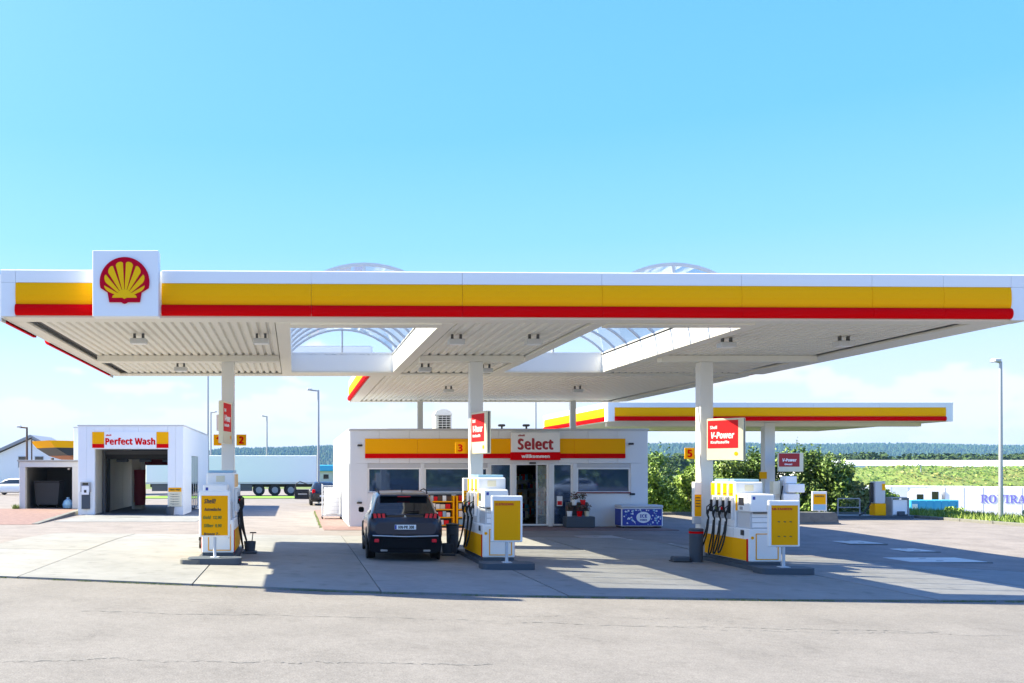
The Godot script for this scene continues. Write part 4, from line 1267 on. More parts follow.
# ---------------------------------------------------------------- things round the shop
func build_store_things() -> void:
	var F := 36.7
	# ice chest with blue and white pattern
	var t := thing("ice_chest", "blue and white patterned ice chest outside the shop's right end", "freezer", P(13.05, 0.02, F - 0.62))
	bx(t, "body", mats["white"], -0.78, 0.78, 0.06, 0.74, 0.36, -0.36, 0.02)
	bx(t, "front_print", mats["blue_ink"], -0.74, 0.74, 0.09, 0.71, 0.366, 0.36)
	bx(t, "side_print", mats["blue_ink"], -0.786, -0.78, 0.09, 0.71, 0.33, -0.33)
	bx(t, "lid", mats["light_grey"], -0.80, 0.80, 0.742, 0.86, 0.38, -0.38, 0.03)
	for sx in [-0.7, 0.7]:
		bx(t, "foot", mats["dark"], sx - 0.05, sx + 0.05, 0.0, 0.06, 0.3, -0.3)
	var r := RandomNumberGenerator.new()
	r.seed = 3
	for k in 90:
		var c := Vector2(r.randf_range(-0.70, 0.70), r.randf_range(0.12, 0.68))
		if absf(c.x - 0.05) < 0.30 and absf(c.y - 0.40) < 0.24:
			continue
		var poly := PackedVector2Array()
		var n := r.randi_range(4, 6)
		var sz := r.randf_range(0.02, 0.055)
		for j in n:
			var a := TAU * j / n + r.randf() * 0.7
			poly.append(c + Vector2(cos(a), sin(a)) * sz * r.randf_range(0.6, 1.1))
		if Geometry2D.triangulate_polygon(poly).is_empty(): continue
		var s := Shape.new()
		s.prism(poly, 0.3685 + r.randf() * 0.002, 0.366)
		part(t, "ice_flake_print", s, mats["white"] if k % 3 else mats["pale_blue"])
	var ov := PackedVector2Array()
	for j in 20: ov.append(Vector2(0.05 + cos(TAU * j / 20) * 0.27, 0.40 + sin(TAU * j / 20) * 0.21))
	var os := Shape.new(); os.prism(ov, 0.369, 0.366)
	part(t, "oval_print", os, mats["white"])
	text(t, "ICE", 0.12, 0.26, Vector3(0.05, 0.45, 0.371), mats["blue_ink"], false, 0.004)
	text(t, "CUBES", 0.07, 0.26, Vector3(0.05, 0.30, 0.371), mats["blue_ink"], false, 0.004)
	# display stand with plants, lanterns and gas bottles
	var st := thing("plant_stand", "dark stepped stand crowded with small potted goods right of the shop door", "stand", P(10.85, 0.02, F - 0.55))
	bx(st, "trough", mats["plinth"], -0.60, 0.50, 0.0, 0.42, 0.25, -0.25, 0.03)
	bx(st, "back_board", mats["plinth"], -0.5, 0.35, 0.43, 0.95, -0.18, -0.25, 0.01)
	bx(st, "upper_board", mats["plinth"], -0.4, 0.3, 0.80, 0.84, 0.05, -0.17)
	var pi := 0
	for q in [[-0.42, 0.42, 0.05, "white jar on the left of the dark stand"], [-0.05, 0.42, 0.08, "red pot at the middle of the dark stand"], [0.25, 0.42, 0.02, "pale pot on the right of the dark stand"], [-0.2, 0.84, -0.06, "white lantern on the upper board of the stand"], [0.12, 0.84, -0.06, "small red pot on the upper board of the stand"]]:
		var pt := thing("potted_plant", q[3], "plant", P(10.85 + q[0], 0.02 + q[1], F - 0.55 - q[2]), 0.0, "goods on the dark stand")
		var s := Shape.new()
		s.lathe([Vector2(0, 0), Vector2(0.08, 0), Vector2(0.11, 0.2), Vector2(0, 0.2)], 12)
		part(pt, "pot", s, [mats["white"], mats["red"], mats["cream"], mats["white"], mats["sign_red"]][pi])
		var lf := Shape.new()
		leaves(lf, Vector3(0, 0.34, 0), Vector3(0.17, 0.18, 0.17), 90, 0.05, r, Color(0.05, 0.09, 0.02), Color(0.20, 0.06, 0.06))
		part(pt, "foliage", lf, leaf_mat())
		pi += 1
	# poster on the glass right of the door
	var po := thing("window_poster", "small red and white poster on the glass right of the door", "poster", P(10.22, 1.0, F - 0.004))
	bx(po, "sheet", mats["white"], -0.11, 0.11, -0.19, 0.19, 0.008, 0.0)
	bx(po, "red_print", mats["sign_red"], -0.09, 0.09, -0.15, 0.0, 0.011, 0.008)
	# yellow magazine rack under the left windows
	for q in [[5.55, "yellow newspaper rack under the shop window, right of the car roof"], [6.62, "yellow newspaper rack partly hidden behind the middle pump"]]:
		var mg := thing("newspaper_rack", q[1], "rack", P(q[0], 0.02, F - 0.5), 0.0, "yellow newspaper racks")
		for sx in [-0.47, 0.47]:
			bx(mg, "side_panel", mats["yellow"], sx - 0.03, sx + 0.03, 0.0, 1.2, 0.2, -0.25, 0.01)
		bx(mg, "back_panel", mats["dark"], -0.44, 0.44, 0.05, 1.25, -0.2, -0.25)
		for k in 4:
			bx(mg, "shelf", mats["yellow"], -0.44, 0.44, 0.06 + k * 0.3, 0.10 + k * 0.3, 0.2, -0.198)
			var x := -0.40
			while x < 0.3:
				var w := r.randf_range(0.12, 0.22)
				var tone: String = ["white", "pale_blue", "white", "cream", "light_grey", "sign_red", "wood_brown"][r.randi() % 7]
				bx(mg, "magazine", mats[tone], x, minf(x + w - 0.02, 0.43), 0.102 + k * 0.3, 0.102 + k * 0.3 + r.randf_range(0.15, 0.23), 0.10, 0.06)
				x += w
	# plant on the roof
	var ac := thing("roof_ventilator", "white louvred ventilation unit on the shop roof", "ventilator", P(6.40, 3.58, 41.0))
	bx(ac, "case", mats["white"], -0.36, 0.36, 0.0, 0.98, 0.0, -0.7, 0.02)
	var hood := Shape.new()
	hood.prism(PackedVector2Array([Vector2(-0.40, 0.98), Vector2(0.40, 0.98), Vector2(0.30, 1.16), Vector2(0.12, 1.24), Vector2(-0.12, 1.24), Vector2(-0.30, 1.16)]), 0.03, -0.73)
	part(ac, "hood", hood, mats["white"])
	bx(ac, "grille", mats["dark"], -0.24, 0.32, 0.38, 0.96, 0.012, 0.002)
	for k in 6:
		bx(ac, "louvre", mats["white"], -0.24, 0.32, 0.385 + k * 0.1, 0.41 + k * 0.1, 0.04, 0.013)
	for k in 4:
		bx(ac, "bar", mats["white"], -0.225 + k * 0.17, -0.205 + k * 0.17, 0.385, 0.955, 0.03, 0.0135)
	for k in 5:
		bx(ac, "side_louvre", mats["grey"], -0.40, -0.36, 0.40 + k * 0.11, 0.44 + k * 0.11, -0.08, -0.6)
	for q in [[8.0, "small dark roof lamp left of the shop sign"], [8.95, "small dark roof lamp above the shop sign"]]:
		var l := thing("roof_lamp", q[1], "lamp", P(q[0], 3.80, 36.75), 0.0, "small lamps on the shop roof edge")
		bx(l, "foot", mats["seam"], -0.03, 0.03, 0.0, 0.08, 0.03, -0.03)
		bx(l, "head", mats["seam"], -0.14, 0.12, 0.08, 0.17, 0.10, -0.08, 0.03)
	# white wire cage left of the shop
	var cg := thing("wire_cage", "white wire cage trolley against the shop's left wall", "cage", P(1.64, 0.02, 42.6))
	bx(cg, "load", mats["white"], -0.34, 0.34, 0.22, 1.38, 0.30, -0.30, 0.02)
	for sx in [-0.42, 0.42]:
		for sz in [-0.38, 0.38]:
			bx(cg, "post", mats["light_grey"], sx - 0.02, sx + 0.02, 0.1, 1.55, sz + 0.02, sz - 0.02)
			bx(cg, "castor", mats["rubber"], sx - 0.03, sx + 0.03, 0.0, 0.1, sz + 0.05, sz - 0.05, 0.02)
	for k in 8:
		for sz in [-0.38, 0.38]:
			bx(cg, "wire", mats["light_grey"], -0.40, 0.40, 0.2 + k * 0.18, 0.215 + k * 0.18, sz + 0.007, sz - 0.007)
	for k in 9:
		bx(cg, "wire", mats["light_grey"], -0.36 + k * 0.09, -0.348 + k * 0.09, 0.15, 1.5, 0.40, 0.388)
	bx(cg, "deck", mats["light_grey"], -0.42, 0.42, 0.12, 0.18, 0.4, -0.4)

# ---------------------------------------------------------------- left background
func lamp_post(label: String, x: float, d: float, base: float, top: float, arm: float, r: float, m: Material, called := "lamp_post") -> void:
	var t := thing(called, label, "lamp post", P(x, base, d))
	var s := Shape.new()
	s.tube([Vector3(0, 0, 0), Vector3(0, (top - base) * 0.5, 0), Vector3(0, top - base, 0)], r, r * 0.6, 8)
	part(t, "pole", s, m)
	if arm != 0.0:
		s = Shape.new()
		s.tube([Vector3(0, top - base - 0.05, 0), Vector3(arm, top - base, 0)], r * 0.5, -1, 6)
		part(t, "arm", s, m)
		bx(t, "lamp_head", mats["light_grey"], arm - signf(arm) * 0.12, arm + signf(arm) * 0.18, top - base - 0.03, top - base + 0.12, 0.16, -0.16, 0.03)

func wheel(parent: Node, p: Vector3, r: float, w: float, rim: Material) -> void:
	# wheel lying across x
	var s := Shape.new()
	s.xf = Transform3D(Basis(Vector3(0, 0, 1), PI / 2), Vector3.ZERO)
	s.lathe([Vector2(r * 0.66, -w / 2), Vector2(r * 0.9, -w / 2), Vector2(r * 0.985, -w * 0.40), Vector2(r, -w * 0.2), Vector2(r, w * 0.2), Vector2(r * 0.985, w * 0.40), Vector2(r * 0.9, w / 2), Vector2(r * 0.66, w / 2)], 28)
	var o := part(parent, "wheel", s, mats["rubber"], p)
	s = Shape.new()
	s.xf = Transform3D(Basis(Vector3(0, 0, 1), PI / 2), Vector3.ZERO)
	s.lathe([Vector2(0, -w * 0.30), Vector2(r * 0.2, -w * 0.34), Vector2(r * 0.58, -w * 0.26), Vector2(r * 0.665, -w * 0.48), Vector2(r * 0.665, w * 0.48), Vector2(r * 0.58, w * 0.26), Vector2(r * 0.2, w * 0.34), Vector2(0, w * 0.30)], 20)
	part(o, "rim", s, rim)

func trailer(label: String, at: Vector3, turn: float, length: float, box_h: float, words: String, tm: Material, th: float, tw: float, tx: float) -> Node3D:
	# local x along the trailer, z towards the viewer
	var t := thing("truck_trailer", label, "trailer", at, turn, "parked lorry trailers")
	bx(t, "box", mats["white"], 0, length, 1.15, 1.15 + box_h, 1.25, -1.25, 0.03)
	var n := int(length / 1.4)
	for k in n + 1:
		if not words: break
		bx(t, "side_post", mats["light_grey"], k * length / n - 0.02, k * length / n + 0.02, 1.2, 1.1 + box_h, 1.262, 1.25)
	bx(t, "rail", mats["light_grey"], 0, length, 1.02, 1.148, 1.22, -1.22)
	bx(t, "chassis", mats["dark"], 0.3, length - 0.3, 0.75, 1.018, 0.5, -0.5)
	if words: bx(t, "side_guard", mats["seam"], length * 0.3, length * 0.62, 0.45, 0.9, 1.2, 1.16)
	bx(t, "pallet_box", mats["white"], length * 0.40, length * 0.55, 0.42, 0.98, 1.24, 0.6, 0.02)
	for k in 3:
		for sz in [1.0, -1.0]:
			var s := Shape.new()
			s.xf = Transform3D(Basis(Vector3(1, 0, 0), PI / 2), Vector3.ZERO)
			s.lathe([Vector2(0, -0.16), Vector2(0.3, -0.16), Vector2(0.48, -0.16), Vector2(0.5, -0.1), Vector2(0.5, 0.1), Vector2(0.48, 0.16), Vector2(0.3, 0.16), Vector2(0, 0.16)], 18)
			var o := part(t, "wheel", s, mats["rubber"], Vector3(length - 2.2 - k * 1.35, 0.5, sz))
			s = Shape.new()
			s.xf = Transform3D(Basis(Vector3(1, 0, 0), PI / 2), Vector3.ZERO)
			s.lathe([Vector2(0, 0.165), Vector2(0.27, 0.165), Vector2(0.27, 0.17), Vector2(0, 0.175)] if sz > 0 else [Vector2(0, -0.17), Vector2(0.27, -0.17), Vector2(0.27, -0.165), Vector2(0, -0.165)], 14)
			part(o, "rim", s, mats["light_grey"] if words else mats["grey"])
	if not words:
		bx(t, "rear_frame", mats["dark"], length, length + 0.08, 0.5, 1.2 + box_h, 1.2, -1.2)
		bx(t, "side_guard", mats["seam"], 0.5, length * 0.62, 0.42, 0.95, 1.21, 1.17)
	if words:
		text(t, words, th, tw, Vector3(tx, 1.15 + box_h * 0.58, 1.268), tm, true, 0.01)
	return t

func build_left_things() -> void:
	# brick-paved ramp and low shelter for waste containers
	var ramp := Shape.new()
	var y1 := 0.17
	ramp.quad(P(-26, 0.008, 37.6), P(-10.5, 0.008, 38.2), P(-11.0, y1, 49.9), P(-26, y1, 49.9))
	ramp.quad(P(-10.5, -0.05, 38.2), P(-11.0, -0.05, 49.9), P(-11.0, y1, 49.9), P(-10.5, 0.008, 38.2))
	structure("paved_ramp", ramp, mats["paving"])
	var ke := thing("ramp_kerb", "grey stone edging along the paved ramp by the wash hall", "kerb")
	for i in 6:
		var a := P(-10.55, -0.03, 38.5).lerp(P(-10.95, y1, 49.2), i / 6.0)
		var b := P(-10.55, -0.03, 38.5).lerp(P(-10.95, y1, 49.2), (i + 0.97) / 6.0)
		var s := Shape.new()
		var side := (b - a).cross(Vector3.UP).normalized() * 0.12
		var dn := Vector3(0, -0.25, 0)
		var up := Vector3(0, 0.06, 0)
		s.quad(a + side + up, b + side + up, b - side + up, a - side + up)
		s.quad(a + side + dn, b + side + dn, b + side + up, a + side + up)
		s.quad(b - side + dn, a - side + dn, a - side + up, b - side + up)
		s.quad(a - side + dn, a + side + dn, a + side + up, a - side + up)
		s.quad(b + side + dn, b - side + dn, b - side + up, b + side + up)
		part(ke, "kerb_stone", s, mats["kerb_stone"])
	var gr := thing("waste_shelter", "low open concrete shelter for waste containers left of the wash hall", "shelter", P(0, y1, 50.0))
	bx(gr, "frame_post", mats["light_grey"], -14.5, -14.18, -0.2, 2.18, 0.05, -0.3, 0.01)
	bx(gr, "frame_post", mats["light_grey"], -11.72, -11.4, -0.2, 2.18, 0.05, -0.3, 0.01)
	bx(gr, "lintel", mats["light_grey"], -14.5, -11.4, 2.182, 2.48, 0.05, -0.3, 0.01)
	bx(gr, "roof", mats["grey"], -14.6, -11.3, 2.482, 2.56, 0.12, -5.0, 0.01)
	bx(gr, "side_wall", mats["interior"], -14.5, -14.3, -0.2, 2.48, -0.302, -5.0)
	bx(gr, "side_wall", mats["interior"], -11.6, -11.4, -0.2, 2.48, -0.302, -5.0)
	bx(gr, "back_wall", mats["interior"], -14.3, -11.6, -0.2, 2.48, -4.8, -5.0)
	bx(gr, "floor", mats["seam"], -14.3, -11.6, -0.2, 0.0, -0.302, -4.8)
	bx(gr, "lamp", mats["white"], -12.05, -11.95, 2.05, 2.12, -0.35, -0.5)
	var wc := thing("waste_container", "large dark wheeled waste container inside the shelter", "container", P(-13.3, y1, 51.4))
	var cs := Shape.new()
	cs.prism(PackedVector2Array([Vector2(-0.58, 0.18), Vector2(0.58, 0.18), Vector2(0.68, 1.35), Vector2(-0.68, 1.35)]), 0.5, -0.5)
	part(wc, "body", cs, mats["dark"])
	bx(wc, "lid", mats["dark"], -0.72, 0.72, 1.352, 1.46, 0.54, -0.54, 0.04)
	for sx in [-0.5, 0.5]:
		bx(wc, "castor", mats["rubber"], sx - 0.04, sx + 0.04, 0.0, 0.18, 0.42, 0.26, 0.03)
	var bag := thing("refuse_bag", "pale blue refuse bag on the shelter floor", "bag", P(-12.05, y1, 50.45))
	var bs := Shape.new()
	bs.lathe([Vector2(0, 0), Vector2(0.26, 0.02), Vector2(0.30, 0.2), Vector2(0.22, 0.4), Vector2(0.07, 0.5), Vector2(0.10, 0.58), Vector2(0, 0.56)], 11)
	part(bag, "sack", bs, mats["pale_blue"])
	bx(bag, "tie", mats["blue_ink"], -0.08, 0.08, 0.48, 0.52, 0.08, -0.08, 0.02)
	# house behind
	var hs := thing("gabled_house", "white gabled house with dark roof behind the waste shelter", "house", P(-31.7, 0.25, 112.0), 0.0)
	var hw := Shape.new()
	hw.prism(PackedVector2Array([Vector2(-5.2, 0), Vector2(5.2, 0), Vector2(5.2, 3.0), Vector2(0.6, 5.6), Vector2(-5.2, 3.0)]), 0.0, -9.0)
	part(hs, "wall", hw, mats["white_metal"])
	var rf := Shape.new()
	rf.prism(PackedVector2Array([Vector2(-5.9, 2.85), Vector2(0.6, 5.75), Vector2(5.9, 2.85), Vector2(5.9, 3.15), Vector2(0.6, 6.1), Vector2(-5.9, 3.15)]), 0.5, -9.5)
	part(hs, "roof", rf, mats["grey"])
	for q in [-0.1, 0.0]:
		pass
	for x in [-0.4, 1.55]:
		var wn := bx(hs, "window", mats["light_grey"], x - 0.55, x + 0.55, 2.2, 3.6, 0.06, 0.0)
		bx(wn, "pane", mats["dark_glass"], -0.47, 0.47, -0.62, 0.62, 0.045, 0.03)
	# neighbour's yellow and black canopy corner
	var nc := thing("neighbour_canopy", "yellow and black slanting canopy corner before the white house", "canopy", P(-20.95, -0.22, 81.0), deg_to_rad(38.0))
	for q in [["yellow_band", "yellow", 0.0, 0.55, 4.35, 4.95], ["black_band", "dark", 0.55, 1.7, 3.68, 4.345], ["orange_band", "burnt_orange", 1.7, 2.9, 3.35, 3.675]]:
		mat("burnt_orange", 0.42, 0.12, 0.02, 0.6)
		var ns := Shape.new()
		ns.prism(PackedVector2Array([Vector2(q[3], q[4]), Vector2(11.0, q[4]), Vector2(11.0, q[5]), Vector2(q[2], q[5])]), 0.0, -4.0)
		part(nc, q[0], ns, mats[q[1]])
	for k in 6:
		var ls := Shape.new()
		var lx := 2.3 + k * 0.85
		ls.prism(PackedVector2Array([Vector2(lx, 3.85), Vector2(lx + 0.5, 3.85), Vector2(lx + 0.62, 4.18), Vector2(lx + 0.12, 4.18)]), 0.03, 0.002)
		part(nc, "pale_mark", ls, mats["light_grey"])
	bx(nc, "post", mats["wood_brown"], 0.4, 0.6, 0.0, 3.45, -0.4, -0.6)
	bx(nc, "post", mats["wood_brown"], 8.4, 8.6, 0.0, 3.45, -0.4, -0.6)
	lamp_post("brown street lamp with an arm to the left before the white house", -19.75, 70.0, 0.0, 5.35, -0.55, 0.11, mats["wood_brown"], "street_lamp")
	lamp_post("thin brown pole right of the brown street lamp", -19.4, 70.0, 0.0, 4.6, 0.0, 0.07, mats["wood_brown"], "street_pole")
	# white car far left
	simple_car("white car parked at the far left before the house", P(-24.9, 0.0, 84.0), deg_to_rad(78.0), mat("white_paint", 0.78, 0.79, 0.8, 0.25), "parked_car", "")
	var lw := thing("garden_wall", "low grey wall at the far left edge", "wall", P(-21.4, 0.0, 63.0))
	for k in 4:
		bx(lw, "block", mats["kerb_stone"], -6.0 + k * 1.7, -6.0 + k * 1.7 + 1.68, 0.0, 0.62, 0.0, -0.3, 0.02)
	# white trailer across the yard
	trailer("long plain white lorry trailer parked across the yard behind the pumps", P(-12.6, 0.0, 81.0), deg_to_rad(3.5), 14.4, 2.28, "", mats["ink"], 0.1, 0.1, 0.0)
	lamp_post("tall grey lamp post standing beside the white trailer's end", 1.55, 63.0, 0.0, 7.5, -0.55, 0.11, mats["galvanised"])
	lamp_post("distant grey lamp post above the middle of the white trailer", -3.55, 120.0, 0.0, 9.0, -0.5, 0.14, mats["galvanised"])
	lamp_post("distant grey lamp post just left of the left canopy column", -9.3, 105.0, 0.0, 8.6, 0.5, 0.13, mats["galvanised"])
	lamp_post("thin tall mast close left of the left canopy column", -6.6, 72.0, 0.0, 11.5, 0.0, 0.10, mats["galvanised"], "mast")
	lamp_post("thin grey mast rising behind the shop roof", 15.2, 60.0, 0.0, 7.4, 0.0, 0.08, mats["galvanised"], "mast")
	# far white building with blue roof
	var fb := thing("roadside_building", "low white building with blue roof beyond the white trailer", "building", P(4.5, 0.0, 150.0))
	bx(fb, "wall", mats["interior_cream"], -3.0, 14.0, 0.0, 2.0, 0.0, -8.0)
	bx(fb, "roof", mats["cyan_blue"], -3.3, 14.3, 2.0, 3.0, 0.4, -8.4, 0.1)
	for k in 4:
		bx(fb, "window", mats["dark_glass"], -1.5 + k * 1.5, -0.7 + k * 1.5, 0.8, 1.5, 0.03, 0.0)
	# dark car with open door
	var dc := simple_car("dark car with its left door open beyond the wire cage", P(1.78, 0.0, 60.5), 0.0, mat("black_paint", 0.012, 0.014, 0.02, 0.2), "parked_car", "")
	var door := Node3D.new()
	door.name = "open_door"
	dc.add_child(door)
	door.position = Vector3(-0.88, 0.0, -0.75)
	door.rotation.y = deg_to_rad(-12.0)
	bx(door, "panel", mats["black_paint"], -0.95, 0.0, 0.32, 0.95, 0.04, -0.04, 0.02)
	var fr := Shape.new()
	fr.tube([Vector3(-0.92, 0.94, 0), Vector3(-0.85, 1.30, 0), Vector3(-0.6, 1.45, 0), Vector3(0, 1.25, 0)], 0.035, -1, 6)
	part(door, "window_frame", fr, mats["dark"])
	bx(door, "armrest", mats["grey"], -0.7, -0.1, 0.6, 0.68, 0.09, 0.04, 0.01)
	# strip of grass before the trailer
	var gs := Shape.new()
	gs.b2(-12.0, 0.6, -0.02, 0.05, -73.0, -78.0)
	structure("grass_strip", gs, mat("fresh_grass", 0.16, 0.30, 0.03, 0.9))

# ---------------------------------------------------------------- right background
func build_right_things() -> void:
	# concrete barrier block
	var cb := thing("concrete_barrier", "pale concrete barrier block at the foot of the hedge", "barrier", P(21.0, 0.0, 38.6))
	var s := Shape.new()
	s.prism(PackedVector2Array([Vector2(-0.95, 0), Vector2(0.95, 0), Vector2(0.85, 0.42), Vector2(0.78, 0.48), Vector2(-0.95, 0.5)]), 0.3, -0.3)
	part(cb, "block", s, mats["kerb_stone"])
	bx(cb, "base", mats["kerb_stone"], -1.0, 1.0, -0.03, 0.06, 0.36, -0.36, 0.02)
	# raised island of the rear pumps
	var isl := thing("rear_island", "low dark kerbed island under the rear canopy", "island", P(25.5, 0.0, 43.6))
	part(isl, "kerb", flat_prism(rounded(2.6, 0.7, 0.3), 0.13), mats["plinth"])
	bx(isl, "surface", mats["grey"], -2.3, 2.3, 0.13, 0.136, 0.45, -0.45)
	# rear pump behind the right island
	var rp := thing("rear_pump", "white pump with stacked display boxes seen behind the right pump", "fuel pump", P(21.95, 0.0, 42.4))
	bx(rp, "cabinet", mats["white"], -0.30, 0.42, 0.1, 1.15, 0.3, -0.5, 0.02)
	bx(rp, "neck", mats["light_grey"], -0.2, 0.3, 1.15, 1.75, 0.1, -0.4, 0.01)
	bx(rp, "display_box", mats["white"], -0.12, 0.62, 1.20, 1.58, 0.35, -0.2, 0.02)
	bx(rp, "top_box", mats["white"], -0.15, 0.35, 1.60, 1.92, 0.2, -0.3, 0.02)
	bx(rp, "price_plate", mats["cream"], -0.62, -0.32, 1.1, 1.7, 0.05, -0.3, 0.01)
	var hs := Shape.new()
	hs.tube([Vector3(-0.28, 1.5, 0.2), Vector3(-0.4, 1.0, 0.25), Vector3(-0.42, 0.5, 0.3), Vector3(-0.3, 0.3, 0.3)], 0.035, -1, 6)
	part(rp, "hose", hs, mats["rubber"])
	var pb := thing("rear_price_board", "small yellow topped notice board behind the right pump", "notice board", P(22.95, 0.0, 41.6))
	bx(pb, "frame", mats["white"], -0.32, 0.32, 0.42, 1.26, 0.04, -0.04, 0.01)
	bx(pb, "yellow_sheet", mats["yellow"], -0.27, 0.27, 0.70, 1.15, 0.045, 0.04)
	bx(pb, "blue_sheet", mats["pale_blue"], -0.27, 0.27, 0.45, 0.69, 0.045, 0.04)
	bx(pb, "post", mats["light_grey"], -0.03, 0.03, 0.0, 0.42, 0.03, -0.03)
	text(pb, "DIESEL", 0.07, 0.4, Vector3(0, 1.05, 0.047), mats["ink"], false, 0.004)
	var fs := thing("fuel_sign", "dark red fuel sign on the rear canopy's column", "sign", P(22.42, 2.55, 43.0), deg_to_rad(-14.0), "red fuel signs on the columns")
	bx(fs, "case", mats["cream"], -0.52, 0.52, -0.43, 0.43, 0.08, -0.08, 0.015)
	bx(fs, "red_face", mats["sign_dark_red"], -0.49, 0.36, -0.20, 0.40, 0.085, 0.08)
	bx(fs, "bracket", mats["column"], -0.1, 0.1, -0.2, 0.2, -0.08, -1.2)
	text(fs, "V-Power", 0.14, 0.58, Vector3(-0.06, 0.1, 0.087), mats["white"], false, 0.004, "lettering", 0.0, 0.12)
	text(fs, "Diesel", 0.08, 0.3, Vector3(-0.1, -0.09, 0.087), mats["white"], false, 0.004)
	var np := thing("number_plate_sign", "small orange number plate on the rear canopy's column", "sign", P(21.78, 1.95, 44.2), 0.0, "yellow pump number plates")
	bx(np, "plate", mats["orange_board"], -0.17, 0.17, -0.16, 0.16, 0.015, -0.015, 0.004)
	bx(np, "bracket", mats["column"], 0.17, 0.24, -0.05, 0.05, 0.0, -0.1)
	# slim truck pump with railing and cabinet
	var tp := thing("truck_pump", "slim tall pump with yellow foot at the grass verge", "fuel pump", P(26.55, 0.13, 43.3))
	bx(tp, "body", mats["light_grey"], -0.22, 0.24, 0.55, 1.55, 0.2, -0.2, 0.02)
	bx(tp, "foot", mats["yellow"], -0.24, 0.26, 0.0, 0.545, 0.22, -0.22, 0.02)
	bx(tp, "label_plate", mats["yellow"], 0.08, 0.22, 1.15, 1.45, 0.21, 0.2)
	bx(tp, "hose_reel", mats["dark"], -0.34, -0.222, 0.6, 1.5, 0.1, -0.12, 0.04)
	var th := Shape.new()
	th.tube([Vector3(-0.3, 0.9, 0.1), Vector3(-0.45, 0.5, 0.15), Vector3(-0.75, 0.1, 0.2), Vector3(-0.95, 0.02, 0.2)], 0.035, -1, 6)
	part(tp, "hose", th, mats["rubber"])
	var rl := thing("guard_rail", "dark tubular guard rail left of the slim truck pump", "railing", P(25.3, 0.13, 43.4))
	var rs := Shape.new()
	rs.tube([Vector3(-0.5, 0, 0), Vector3(-0.5, 0.75, 0)], 0.03, -1, 6)
	part(rl, "post", rs, mats["grey"])
	rs = Shape.new(); rs.tube([Vector3(0.5, 0, 0), Vector3(0.5, 0.75, 0)], 0.03, -1, 6)
	part(rl, "post", rs, mats["grey"])
	rs = Shape.new(); rs.tube([Vector3(-0.5, 0.76, 0), Vector3(0.5, 0.76, 0)], 0.03, -1, 6)
	part(rl, "rail", rs, mats["grey"])
	rs = Shape.new(); rs.tube([Vector3(-0.5, 0.36, 0), Vector3(0.5, 0.36, 0)], 0.025, -1, 6)
	part(rl, "rail", rs, mats["grey"])
	var cab := thing("grey_cabinet", "grey framed white cabinet right of the slim truck pump", "cabinet", P(27.45, 0.13, 43.3))
	bx(cab, "case", mats["white"], -0.34, 0.34, 0.05, 0.72, 0.2, -0.2, 0.01)
	for sx in [-0.37, 0.37]:
		bx(cab, "side_frame", mats["grey"], sx - 0.028, sx + 0.028, 0.0, 0.78, 0.24, -0.24)
	bx(cab, "top", mats["grey"], -0.42, 0.42, 0.782, 0.83, 0.26, -0.26)
	bx(cab, "foot_box", mats["plinth"], -0.15, 0.15, 0.0, 0.2, 0.34, 0.2, 0.02)
	lamp_post("tall grey lamp post on the grass verge at the right edge", 30.9, 41.6, -0.1, 6.95, -0.18, 0.10, mats["galvanised"])
	lamp_post("short distant lamp post on the grassy bank", 83.0, 126.0, -1.2, 2.9, -0.4, 0.12, mats["galvanised"])
	# lower lorry park
	var lot := Shape.new()
	lot.b2(36.0, 140.0, -3.1, -2.95, -66.0, -104.0)
	structure("lorry_park", lot, mats["forecourt_asphalt"])
	trailer("white lorry trailer with blue ROVIRA lettering at the right edge", P(58.9, -2.95, 86.5), deg_to_rad(-24.0), 15.5, 2.5, "ROVIRA", mat("violet_blue", 0.20, 0.18, 0.62, 0.5), 0.72, 3.3, 4.3)
	trailer("white lorry trailer lettered CH behind the slim truck pump", P(52.6, -2.95, 95.0), deg_to_rad(-20.0), 13.0, 2.45, "CH", mat("slate_ink", 0.18, 0.22, 0.28, 0.5), 0.62, 1.15, 2.7)
	var tc := thing("truck_cab", "white lorry cab with black side windows between the two trailers", "lorry", P(56.5, -2.95, 87.4), deg_to_rad(-24.0))
	s = Shape.new()
	s.prism(PackedVector2Array([Vector2(0.0, 0.55), Vector2(2.3, 0.55), Vector2(2.3, 3.5), Vector2(0.35, 3.4), Vector2(0.08, 3.0), Vector2(0.0, 2.0)]), 1.2, -1.2)
	part(tc, "cabin", s, mats["white"])
	bx(tc, "side_window", mats["dark_glass"], 1.55, 2.05, 2.4, 3.2, 1.21, 1.2)
	bx(tc, "side_window", mats["dark_glass"], 0.4, 0.9, 2.45, 2.95, 1.21, 1.2)
	bx(tc, "bumper", mats["grey"], -0.1, 0.4, 0.4, 0.9, 1.15, -1.15, 0.05)
	for x in [1.1]:
		var ws := Shape.new()
		ws.xf = Transform3D(Basis(Vector3(1, 0, 0), PI / 2), Vector3.ZERO)
		ws.lathe([Vector2(0, -0.16), Vector2(0.5, -0.16), Vector2(0.5, 0.16), Vector2(0, 0.16)], 18)
		part(tc, "wheel", ws, mats["rubber"], Vector3(x, 0.5, 1.06))
	# blue container
	var bc := thing("blue_skip", "bright blue container beyond the grass verge", "container", P(42.5, -1.30, 63.5), deg_to_rad(0.0))
	bx(bc, "body", mats["cyan_blue"], -1.75, 1.45, 0.55, 1.5, 0.6, -0.6, 0.02)
	for k in 7:
		bx(bc, "rib", mats["cyan_blue"], -1.7 + k * 0.5, -1.64 + k * 0.5, 0.58, 1.46, 0.63, 0.6)
	bx(bc, "white_plate", mats["white"], -1.65, -1.3, 0.95, 1.25, 0.636, 0.63)
